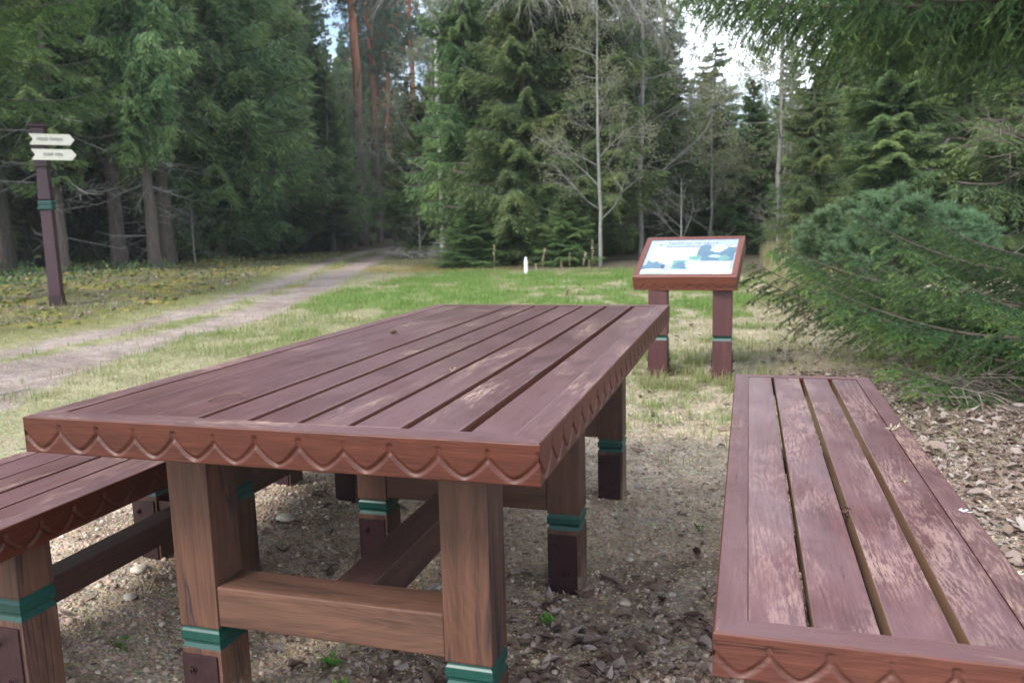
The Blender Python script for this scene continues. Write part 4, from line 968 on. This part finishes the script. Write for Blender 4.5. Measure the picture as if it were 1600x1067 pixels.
DB = [dead_branch_mesh(400 + i) for i in range(3)]
mx_, my_ = 2.95, 4.75; mz = gz(mx_, my_)
ms = tag(empty('spruce_tree', (mx_, my_, mz)), 'nearest spruce whose fine needled boughs sweep in from the right', 'tree')
A = Acc(); zs = np.linspace(-.1, 12, 30); rs = np.random.default_rng(9)
tube(A, np.stack([.02 * np.sin(zs), .02 * np.cos(zs * 1.3) - .02, zs], 1), .14 * (1 - zs / 12.3) + .008, 12, rough=.05, rs=rs); link('trunk', A.build('near_trunk', [M_SBARK], True), ms)
cnt_b = 0
def bough(mesh, z, az, el, s, name='bough', roll=0):
    o = link(name, mesh, ms, (0, 0, z)); o.rotation_euler = (roll, -el, az); o.scale = (s, s * random.uniform(.9, 1.1), s); return o
random.seed(12)
west = math.pi
for z in np.arange(.25, .86, .12):                       # low skirt
    for k in range(5):
        az = west + random.uniform(-.75, 1.45); bough(random.choice(NBS + NBL[4:]), z, az, R(random.uniform(-7, 4)), random.uniform(.62, .92) * (1 if z < .6 else .8))
for z in np.arange(1.15, 1.9, .22):
    for k in range(2):
        az = west + random.uniform(.1, 1.7); bough(random.choice(NB), z, az, R(random.uniform(-5, 10)), random.uniform(.40, .60))
for z, da, sc_, el_, m_i in ((2.75, -.25, 1.12, 1, 1), (2.62, -.05, 1.12, 0, 1), (2.95, -.40, 1.15, -1, 0), (2.85, .12, 1.10, -3, 3), (2.50, -.35, 1.02, 2, 1), (2.35, .05, .92, 3, 0), (3.1, .0, 1.15, -5, 1), (3.05, .45, 1.1, -8, 0), (2.7, .75, 1.0, -4, 3), (2.9, 1.0, .95, -8, 0), (2.68, -.15, 1.16, 0, 1), (2.80, -.32, 1.18, -1, 1), (2.95, -.05, 1.2, -4, 1), (2.55, .25, 1.0, -2, 1)):
    bough(NB[m_i], z, west + da, R(el_), sc_)
for z, da, sc_, el_ in ((.62, -.42, .98, -3), (.52, -.30, 1.0, -3), (.48, -.50, .96, -3), (.40, -.15, .98, -2), (.72, -.25, .92, -4)):
    bough(random.choice(NBL[4:] + NBS), z, west + da, R(el_), sc_)
for z in np.arange(2.1, 4.4, .24):
    for k in range(3):
        az = west + random.uniform(-1.0, 1.6); bough(random.choice(NB), z, az, R(random.uniform(-12, 6) if z > 2.5 else random.uniform(-2, 10)), random.uniform(.70, 1.12) * (.75 if z < 2.4 else 1))
for k in range(4):
    bough(random.choice(DB), random.uniform(.3, 2.3), west + random.uniform(.2, 1.5), R(random.uniform(-14, 16)), random.uniform(.6, .95), 'dead_branch', random.uniform(0, 6))
TC = Acc(); _A, _T, _D = spruce_mesh(90, H_=12, R0=2.3, zlow=4.4, whorl=.3, nb=7, tmpl=TM_HANG, kw=.018)
link('upper_crown', _A.build('near_upper_crown', [M_NEEDN, M_SBARK]), ms)

# ---- left near spruce reaching over the signpost
lx, ly = polar(-95, 9.6)
ls = tag(empty('spruce_tree', (lx, ly, gz(lx, ly))), 'near spruce whose light green boughs hang over the signpost', 'tree')
A = Acc(); zs = np.linspace(-.1, 12, 30); tube(A, np.stack([0 * zs, 0 * zs, zs], 1), .16 * (1 - zs / 12.3) + .008, 12, rough=.05, rs=rs); link('trunk', A.build('left_trunk', [M_SBARK], True), ls)
ms = ls
for z in np.arange(2.75, 4.8, .2):
    for k in range(3):
        az = .35 + random.uniform(-1.3, 1.1); bough(random.choice(NBL), z, az, R(random.uniform(-12, 6)), random.uniform(.6, .9))
_A, _T, _D = spruce_mesh(91, H_=12, R0=2.0, zlow=4.4, whorl=.35, nb=6, tmpl=TM_HANG, kw=.018)
link('upper_crown', _A.build('left_upper_crown', [M_NEEDN, M_SBARK]), ls)

# ---- young pines, blue green
def young_pine(seed, H_):
    rs = np.random.default_rng(seed); A = Acc(); T_ = Acc(); tube(T_, [(0, 0, -.05), (.02, 0, H_ * .5), (0, .01, H_)], [.022, .016, .006], 7)
    for z in np.linspace(.25, H_, 8):
        n = 6 if z < H_ - .05 else 1
        for i in range(n):
            az = i * 6.28 / n + rs.uniform(-.3, .3); l = (H_ - z) * .55 + .12; el = R(rs.uniform(25, 50)); d = np.array([math.cos(az) * math.cos(el), math.sin(az) * math.cos(el), math.sin(el)])
            o = np.array([0, 0, z]); sticks(A, o, o + d * l, .008, .004, 1)
            for sub in range(6):
                u = rs.uniform(.35, 1); b = o + d * l * u; e = unit(d + rs.normal(0, .4, 3) + np.array([0, 0, .4])); ll = rs.uniform(.08, .18); sticks(A, b, b + e * ll, .004, .003, 1)
                n_ = 150; uu = rs.uniform(.1, 1, n_)[:, None]; dd = unit(e * .7 + rs.normal(0, .6, (n_, 3))); kites(A, b + e * ll * uu, dd, rs.uniform(.05, .085, n_), .0032, 0, np.clip(rs.normal(.5, .2, n_), 0, 1), rs)
    r = empty('young_pine'); link('crown', A.build('young_pine_crown', [M_YPINE, M_PBARK]), r); link('trunk', T_.build('young_pine_trunk', [M_PBARK], True), r); return r
yp = young_pine(3, 1.25)
for i, (px, D, s, lab) in enumerate(((1310, 8.6, 1.0, 'leftmost blue green young pine behind the low boughs'), (1400, 7.6, 1.1, 'tallest blue green young pine behind the low boughs'), (1490, 7.9, .95, 'rightmost blue green young pine behind the low boughs'), (1375, 8.8, 1.05, 'blue green young pine hidden behind its two neighbours'))):
    o = yp if i == 0 else copy_tree(yp); x, y = polar(px, D); o.location = (x, y, gz(x, y)); o.scale = (s * 1.15, s * 1.15, s * .86); o.rotation_euler = (0, 0, i * 1.3); tag(o, lab, 'young tree', 'young pines behind the near spruce')

# ------------------------------------------------------------------ ground cover
def scatter(n, x0, x1, y0, y1, dens, seed):
    rs = np.random.default_rng(seed); x = rs.uniform(x0, x1, n); y = rs.uniform(y0, y1, n); k = rs.random(n) < dens(x, y); return x[k], y[k], rs
# gravel
x, y, rs = scatter(110000, -3.0, 1.9, .0, 4.6, lambda x, y: np.clip(masks(x, y)['yard'] * .95 - masks(x, y)['right'] * .35 + .10, .08, 1), 51)
n = len(x); ico = np.array([(0, 0, 1), (.89, 0, .45), (.28, .85, .45), (-.72, .53, .45), (-.72, -.53, .45), (.28, -.85, .45), (.72, .53, -.45), (-.28, .85, -.45), (-.89, 0, -.45), (-.28, -.85, -.45), (.72, -.53, -.45), (0, 0, -1)])
icf = np.array([(0, 1, 2), (0, 2, 3), (0, 3, 4), (0, 4, 5), (0, 5, 1), (1, 6, 2), (2, 7, 3), (3, 8, 4), (4, 9, 5), (5, 10, 1), (2, 6, 7), (3, 7, 8), (4, 8, 9), (5, 9, 10), (1, 10, 6)])
r = .0028 * np.exp(rs.normal(0, .62, n)); r = np.clip(r, .0018, .011)
V = ico[None] * (1 + rs.uniform(-.18, .18, (n, 12, 1))) * r[:, None, None] * np.stack([rs.uniform(.8, 1.5, n), rs.uniform(.7, 1.1, n), rs.uniform(.5, .8, n)], -1)[:, None]
a = rs.uniform(0, 6.28, n)[:, None]; V = np.stack([V[..., 0] * np.cos(a) - V[..., 1] * np.sin(a), V[..., 0] * np.sin(a) + V[..., 1] * np.cos(a), V[..., 2]], -1)
V += np.stack([x, y, height(x, y) + r * .2], -1)[:, None]
tag(link('gravel', soup('gravel', V.reshape(-1, 3), (icf[None] + np.arange(n)[:, None, None] * 12).reshape(-1, 3), [M_PEB], None, np.repeat(np.clip(rs.normal(.45, .25, n), 0, 1), 12), True)), 'fine pale gravel and grit under the table', 'gravel', kind='stuff')
# leaf litter
def leaves(n, box_, dens, seed, size=.024):
    x, y, rs = scatter(n, *box_, dens, seed); n = len(x); l = size * np.exp(rs.normal(0, .30, n)); w = l * rs.uniform(.28, .52, n)
    u = np.array([-1, -.45, .15, .7, 1.0]); hw = np.array([0.05, .8, 1.0, .55, .02])
    cup = rs.uniform(-.8, 1.3, n); bend = rs.uniform(-.9, 1.1, n)
    V = np.zeros((n, 15, 3)); 
    for i in range(5):
        for j, s in enumerate((-1, 0, 1)):
            V[:, i * 3 + j, 0] = u[i] * l; V[:, i * 3 + j, 1] = s * hw[i] * w; V[:, i * 3 + j, 2] = abs(s) * cup * w * hw[i] + bend * l * u[i] ** 2 * .6
    V[:, :, 2] += rs.uniform(-.1, .1, (n, 15)) * l[:, None]
    tl = rs.normal(0, .30, n)[:, None]; V[..., 2] += V[..., 1] * tl; tl2 = rs.normal(0, .22, n)[:, None]; V[..., 2] += V[..., 0] * tl2
    a = rs.uniform(0, 6.28, n)[:, None]; V = np.stack([V[..., 0] * np.cos(a) - V[..., 1] * np.sin(a), V[..., 0] * np.sin(a) + V[..., 1] * np.cos(a), V[..., 2]], -1)
    V += np.stack([x, y, height(x, y) + .003 + rs.uniform(0, .010, n)], -1)[:, None]
    f = np.array([[i * 3 + j, i * 3 + j + 1, i * 3 + j + 4, i * 3 + j + 3] for i in range(4) for j in range(2)])
    return V.reshape(-1, 3), (f[None] + np.arange(n)[:, None, None] * 15).reshape(-1, 4), np.repeat(np.clip(rs.beta(1.8, 1.7, n) * 1.05, 0, 1), 15)
Vs, Fs, Ts, k = [], [], [], 0
for args in ((52000, (-1.6, 3.2, .0, 4.8), lambda x, y: np.clip(masks(x, y)['litter'] * .55 + .04, 0, 1), 64, .010), (46000, (-1.6, 3.2, .0, 4.8), lambda x, y: np.clip(masks(x, y)['litter'] ** 1.4 * .40 + .010, 0, 1), 61, .022), (9000, (-3.2, 3.5, 3.5, 10), lambda x, y: np.clip(masks(x, y)['right'] * .55 + .07, 0, 1), 62, .024), (9000, (-15, -6.8, 3, 18), lambda x, y: masks(x, y)['forest'] * .6, 63, .030)):
    v, f, t = leaves(*args); Vs.append(v); Fs.append(f + k); Ts.append(t); k += len(v)
tag(link('leaf_litter', soup('leaf_litter', np.concatenate(Vs), np.concatenate(Fs), [M_LEAF], None, np.concatenate(Ts), True)), 'curled grey brown fallen leaves strewn over the soil', 'fallen leaves', kind='stuff')
# twigs and needles on the soil
A = Acc(); x, y, rs = scatter(22000, -3, 2.6, 0, 5, lambda x, y: .3 + .7 * masks(x, y)['litter'], 71); n = len(x); a = rs.uniform(0, 6.28, n); l = rs.uniform(.008, .035, n) * np.where(rs.random(n) < .04, 4, 1)
z = height(x, y) + .004; p = np.stack([x, y, z], -1); q = p + np.stack([np.cos(a) * l, np.sin(a) * l, rs.uniform(-.1, .2, n) * l], -1); q[:, 2] = np.maximum(q[:, 2], height(q[:, 0], q[:, 1]) + .002)
sticks(A, p, q, .0007 + l * .012, .0005 + l * .008, 0, rs.random(n)); tag(link('forest_debris', A.build('debris', [M_TWIG])), 'short brown twigs and needles scattered on the ground', 'twigs', kind='stuff')
# grass
def blades(n, box_, dens, seed, h0, w0, tfun):
    x, y, rs = scatter(n, *box_, dens, seed); n = len(x); h = h0 * np.exp(rs.normal(0, .35, n)); a = rs.uniform(0, 6.28, n); b = rs.uniform(.1, 1.0, n)
    d = np.stack([np.cos(a), np.sin(a), 0 * a], -1); s = np.stack([-np.sin(a), np.cos(a), 0 * a], -1) * (w0 * rs.uniform(.7, 1.3, n))[:, None]; up_ = np.array([0, 0, 1.])
    P = np.stack([x, y, height(x, y) - .004], -1); m_ = P + up_ * (h * .6)[:, None] + d * (h * b * .25)[:, None]; t_ = P + up_ * (h * (1 - .35 * b))[:, None] + d * (h * b * .8)[:, None]
    V = np.stack([P - s, P + s, m_ + s * .8, m_ - s * .8, t_], 1)
    return V.reshape(-1, 3), np.arange(n)[:, None] * 5, np.repeat(np.clip(tfun(x, y, rs, n), 0, 1), 5)
Vs, Q4, T3, Ts, k = [], [], [], [], 0
def gt(x, y, rs, n): m = masks(x, y); return rs.normal(.28, .25, n) + .55 * m['green'] + .25 * m['bright']
def clump(x, y): return sm(.50, .64, fbm(x + 77, y - 31, 5.5, 3))
for args in ((190000, (-5.2, 1.6, 4.2, 12.4), lambda x, y: masks(x, y)['green'] * (.35 + .65 * clump(x, y)) * (1 - masks(x, y)['rut']) + .03, 81, .060, .0022, gt),
             (26000, (-4.6, 1.2, 2.3, 5.4), lambda x, y: clump(x, y) * (1 - masks(x, y)['yard']) * .8, 82, .055, .0018, gt),
             (42000, (-12, -4, 1.5, 26), lambda x, y: (1 - masks(x, y)['rut']) * (.12 + .5 * masks(x, y)['green'] + .8 * masks(x, y)['median'] + .5 * sm(.12, .4, masks(x, y)['side']) * (1 - sm(1.5, 2.5, masks(x, y)['side']))), 83, .06, .004, gt),
             (9000, (-.5, .45, 4.0, 5.3), lambda x, y: clump(x, y) * .9, 84, .075, .0020, gt),
             (60000, (.5, 2.3, 9.0, 24), lambda x, y: masks(x, y)['corridor'], 85, .28, .004, lambda x, y, rs, n: rs.normal(.1, .1, n)),
             (16000, (-.6, .35, 2.5, 4.4), lambda x, y: clump(x * 1.3, y * 1.3) * .30 * sm(2.5, 3.3, y + .8 * (fbm(x, y, 2.2, 2) - .5)), 88, .05, .0017, lambda x, y, rs, n: rs.normal(.8, .2, n)),
             (110000, (-5.0, 1.4, 2.2, 12.5), lambda x, y: (1 - masks(x, y)['rut']) * (1 - masks(x, y)['yard']) * .8, 87, .026, .0016, lambda x, y, rs, n: rs.normal(.30, .22, n)),
             (5000, (-1.4, .5, .2, 2.4), lambda x, y: clump(x * 1.7, y * 1.7) * .12 + 0, 86, .022, .0011, lambda x, y, rs, n: rs.normal(.8, .2, n))):
    v, b, t = blades(*args); b = b + k; Vs.append(v); Q4.append(b + np.array([[0, 1, 2, 3]])); T3.append(b + np.array([[3, 2, 4]])); Ts.append(t); k += len(v)
me = soup('grass', np.concatenate(Vs), [np.concatenate(T3), np.concatenate(Q4)], [M_GRASS], None, np.concatenate(Ts)); tag(link('grass', me), 'short spring grass over the clearing and along the track', 'grass', kind='stuff')
# moss cushions and low undergrowth at the wood's edge
x, y, rs = scatter(9000, -17, -6.4, 3, 24, lambda x, y: masks(x, y)['forest'] * (.2 + .8 * sm(.48, .6, masks(x, y)['n2'])), 91)
n = len(x); A = Acc(); r = rs.uniform(.015, .06, n); V = ico[None] * (1 + rs.uniform(-.25, .25, (n, 12, 1))) * r[:, None, None] * np.array([1.2, 1.2, .5]); V += np.stack([x, y, height(x, y) + r * .1], -1)[:, None]
tag(link('moss', soup('moss', V.reshape(-1, 3), (icf[None] + np.arange(n)[:, None, None] * 12).reshape(-1, 3), [M_MOSS], None, np.repeat(np.clip(rs.normal(.5, .3, n), 0, 1), 12), True)), 'yellow green moss cushions on the forest floor', 'moss', kind='stuff')
A = Acc(); x, y, rs = scatter(26000, -22, -6.8, 5, 30, lambda x, y: masks(x, y)['forest'] * sm(1.6, 3.5, masks(x, y)['side']) * sm(.42, .6, masks(x, y)['n1']), 92); n = len(x)
P = np.stack([x, y, height(x, y)], -1) + rs.uniform(0, .16, (n, 1)) * np.array([[0, 0, 1]]); kites(A, P, unit(rs.normal(0, 1, (n, 3)) + np.array([0, 0, .7])), rs.uniform(.05, .11, n), .018, 0, rs.uniform(0, .7, n), rs)
tag(link('bilberry_undergrowth', A.build('undergrowth', [M_NEED])), 'low green undergrowth along the edge of the left wood', 'undergrowth', kind='stuff')
# dead twig heap under the near spruce
A = Acc(); rs = np.random.default_rng(95)
for k in range(60):
    px_, py_ = rs.uniform(1.15, 2.9), rs.uniform(3.7, 5.2); az = rs.uniform(0, 6.28); dead_bough(A, np.array([px_, py_, gz(px_, py_) + rs.uniform(.0, .12)]), np.array([math.cos(az), math.sin(az), .15]), rs.uniform(.3, .8), .006, rs, 1, -.05)
tag(link('dead_twigs', A.build('dead_twigs', [M_TWIG])), 'tangle of dry dead twigs under the near spruce', 'twigs', kind='stuff')
# brush heap beside the track
A = Acc(); bx_, by_ = polar(665, 20.6)
for k in range(36):
    az = rs.uniform(0, 6.28); dead_bough(A, np.array([rs.normal(0, .45), rs.normal(0, .3), rs.uniform(0, .15)]), np.array([math.cos(az), math.sin(az), .3]), rs.uniform(.4, 1.0), .014, rs, 1, -.05)
o = link('brush_pile', A.build('brush_pile', [M_GREYB])); o.location = (bx_, by_, gz(bx_, by_)); tag(o, 'grey heap of brushwood beside the far end of the track', 'brush pile')

# dry stalks
def stalk(seed, h_, brown):
    rs = np.random.default_rng(seed); A = Acc(); p = np.array([[0, 0, 0], [.01, 0, h_ * .5], [.03 * rs.uniform(-1, 1) + .02, 0, h_]]); tube(A, p, [.004, .003, .002], 5, 0, .2)
    n = 60; u = rs.uniform(.45, 1, n); b = np.stack([np.interp(u, [0, .5, 1], p[:, i]) for i in range(3)], -1); kites(A, b, unit(rs.normal(0, 1, (n, 3)) + np.array([0, 0, .6])), rs.uniform(.02, .035, n), .006, 0, np.clip(rs.normal(.25 if brown else .8, .15, n), 0, 1), rs)
    return A.build('dry_stalk', [M_DRY])
for i, (px, D, h_, br, lab) in enumerate(((769, 13.0, .52, 0, 'pale seed stalk farthest left, standing in front of the spruce bush'), (846, 12.9, .42, 0, 'pale bushy seed stalk just right of the white marker'), (835, 12.8, .18, 0, 'short pale stalk between the white marker and the bushy one'), (888, 12.7, .36, 1, 'tall rust brown stalk in the middle of the grass edge'), (876, 12.7, .20, 1, 'short rust brown stalk left of the taller rust one'), (910, 12.9, .34, 0, 'pale thin stalk right of the rust brown one'), (924, 12.9, .55, 0, 'tallest pale seed stalk, to the right of all others'), (919, 12.6, .24, 1, 'small rust brown stalk at the foot of the tallest one'), (882, 9.5, .14, 1, 'low rust brown tuft in the bright grass'))):
    x, y = polar(px, D); o = link('dry_stalk', stalk(500 + i, h_, br)); o.location = (x, y, gz(x, y)); tag(o, lab, 'dry plant', 'dry stalks at the edge of the grass')
# small green herbs in the gravel
def herb(seed, n, s):
    rs = np.random.default_rng(seed); A = Acc(); a = rs.uniform(0, 6.28, n); el = rs.uniform(.2, 1.2, n); d = np.stack([np.cos(a) * np.cos(el), np.sin(a) * np.cos(el), np.sin(el)], -1)
    l = rs.uniform(.4, 1, n) * s; sticks(A, np.zeros((n, 3)), d * l[:, None], .0006, .0005, 0, .3); kites(A, d * l[:, None] * .8, unit(d + rs.normal(0, .5, (n, 3))), l * .5, s * .14, 0, rs.uniform(.3, 1, n), rs, .3)
    return A.build('herb', [M_HERB])
for i, (x, y, n, s, lab) in enumerate(((-.21, .83, 40, .032, 'bright green seedling in front of the middle table leg'), (-.70, .50, 34, .035, 'small green herb under the near crossbar'), (-.80, .62, 26, .03, 'green seedling left of the herb under the crossbar'), (-.62, .40, 22, .04, 'clover like herb at the bottom edge below the crossbar'), (-1.20, .33, 24, .035, 'green weed beside the stretcher of the left bench'), (.16, 1.62, 12, .035, 'thin green shoot between the table and the worn bench'), (-1.02, 2.1, 20, .03, 'tiny green weed under the far half of the table'), (.86, 2.15, 22, .04, 'green weed right of the worn bench'))):
    o = link('weed', herb(600 + i, n, s)); o.location = (x, y, gz(x, y)); tag(o, lab, 'weed', 'small green weeds in the gravel')
# single stones
def stone(name, x, y, r, lab, seed, flat=.55, m=M_STONE):
    bm = bmesh.new(); bmesh.ops.create_icosphere(bm, subdivisions=3, radius=r); rr = random.Random(seed); ph = [rr.uniform(0, 6) for _ in range(4)]
    for v in bm.verts:
        c_ = v.co / r; v.co *= 1 + .10 * math.sin(c_.x * 3 + ph[0]) + .08 * math.sin(c_.y * 4 + ph[1]) + .05 * math.sin(c_.z * 5 + ph[2] + c_.x * 2); v.co.z *= flat; v.co.x *= 1.25
    o = link(name, bm_mesh(name, bm, m, 0, smooth=True)); o.location = (x, y, gz(x, y) + r * flat * .45); o.rotation_euler = (0, 0, rr.uniform(0, 6)); tag(o, lab, 'stone', 'loose stones in the gravel')
for i, (x, y, r_s, lab) in enumerate(((-1.26, 1.19, .027, 'largest pale cream stone on the gravel under the table'), (-.02, 1.02, .016, 'pale round stone right of the middle table leg'), (-1.42, .66, .022, 'grey stone in the gravel near the left bench leg'), (-1.33, .52, .016, 'tan pebble beside the grey stone by the left bench'), (-1.50, .50, .016, 'flat grey pebble nearest the left bench leg'), (.11, 1.10, .011, 'small tan pebble left of the worn bench'), (-.60, .98, .015, 'white pebble beside the dark stretcher under the table'), (-2.9, 3.3, .025, 'white stone on the grass left beyond the table'), (-.05, 1.32, .013, 'small grey pebble by the curled leaf'))):
    stone('stone', x, y, r_s, lab, i)
# cones, twig and leaf bits on the furniture
def cone(x, y, z, l, lab, tilt=1.4, rz=.4):
    A = Acc(); rs = np.random.default_rng(int(l * 1e5)); rows = 9
    tube(A, [(0, 0, 0), (0, 0, l * .2), (0, 0, l * .7), (0, 0, l)], [l * .12, l * .24, l * .2, l * .04], 8)
    for i in range(rows):
        for k in range(8):
            a = (k + .5 * (i % 2)) * 6.28 / 8; u = (i + .5) / rows; rr = l * .30 * math.sin(u * 2.7 + .35); b = np.array([math.cos(a) * rr * .6, math.sin(a) * rr * .6, l * u - l * .05])
            kites(A, b[None], unit(np.array([[math.cos(a), math.sin(a), .75]])), l * .24, l * .09, 0, .5, rs)
    o = link('spruce_cone', A.build('cone', [M_CONE])); o.location = (x, y, z); o.rotation_euler = (tilt, 0, rz); tag(o, lab, 'cone', 'fallen cones')
cone(.4985, .445, BZ - .012, .030, 'small cone wedged in the middle gap of the worn bench')
cone(.155, 1.42, gz(.155, 1.42) + .014, .038, 'brown cone on the soil beside the worn bench')
cone(-.822, 1.205, H + .006, .022, 'tiny cone lying on the far half of the tabletop', 1.5, 1.9)
A = Acc(); pts = [(-.752, .180, 0), (-.742, .192, .003), (-.728, .206, .006), (-.712, .222, .008), (-.700, .226, .004), (-.690, .222, 0), (-.683, .213, -.0)]
tube(A, [(x + .72, y - .2, z + .0018) for x, y, z in pts], [.0022, .0018, .0014, .0012, .0011, .001, .0007], 6); o = link('twig', A.build('twig', [M_CONE])); o.location = (-.72, .2, H + .001); tag(o, 'thin hooked twig lying on the near end of the tabletop', 'twig')
for i, (x, y, z, s, lab) in enumerate(((.634, .622, BZ, .011, 'withered bud scale on the right slat of the worn bench'), (.690, 1.075, BZ, .018, 'dry seed tuft caught in the right seam of the worn bench'), (-.372, .602, H, .010, 'crumpled brown scale near the middle of the tabletop'))):
    A = Acc(); rs = np.random.default_rng(700 + i); n = 16; kites(A, rs.normal(0, s * .25, (n, 3)) * (1, 1, .2) + np.array([0, 0, .002]), unit(rs.normal(0, 1, (n, 3)) * (1, 1, .35)), s, s * .16, 0, rs.uniform(.2, .9, n), rs)
    o = link('plant_scrap', A.build('scrap', [M_DRY])); o.location = (x, y, z + .001); tag(o, lab, 'plant scrap')
A = Acc(); rs = np.random.default_rng(5); 
for k in range(9):
    a = rs.uniform(-.5, 1.2); c0 = rs.normal(0, .005, 2); kites(A, np.array([[c0[0], c0[1], .0012]]), np.array([[math.cos(a), math.sin(a), 0.0]]), rs.uniform(.010, .020), .0016, 0, .5, rs, .02)
o = link('bird_dropping', A.build('dropping', [M_WHITE])); o.location = (.712, .458, BZ); tag(o, 'white bird dropping on the right frame of the worn bench', 'bird dropping')

# ------------------------------------------------------------------ thin air between the trees
hm = bpy.data.materials.new('haze_air'); hm.use_nodes = True; nt = hm.node_tree; nt.nodes.clear(); o_ = nt.nodes.new('ShaderNodeOutputMaterial'); pv = nt.nodes.new('ShaderNodeVolumePrincipled')
pv.inputs['Color'].default_value = (.86, .92, 1.0, 1); pv.inputs['Density'].default_value = .0009; pv.inputs['Anisotropy'].default_value = .2; nt.links.new(pv.outputs[0], o_.inputs['Volume'])
bm = bmesh.new(); bmesh.ops.create_cube(bm, size=1); bmesh.ops.scale(bm, vec=(262, 192, 34), verts=bm.verts); bmesh.ops.translate(bm, vec=(0, 55, 13), verts=bm.verts)
me = bpy.data.meshes.new('haze'); bm.to_mesh(me); bm.free(); me.materials.append(hm); tag(link('haze', me), 'faint pale haze between the far trees', 'haze', kind='stuff')
SC.cycles.volume_bounces = 0; SC.cycles.volume_step_rate = 10
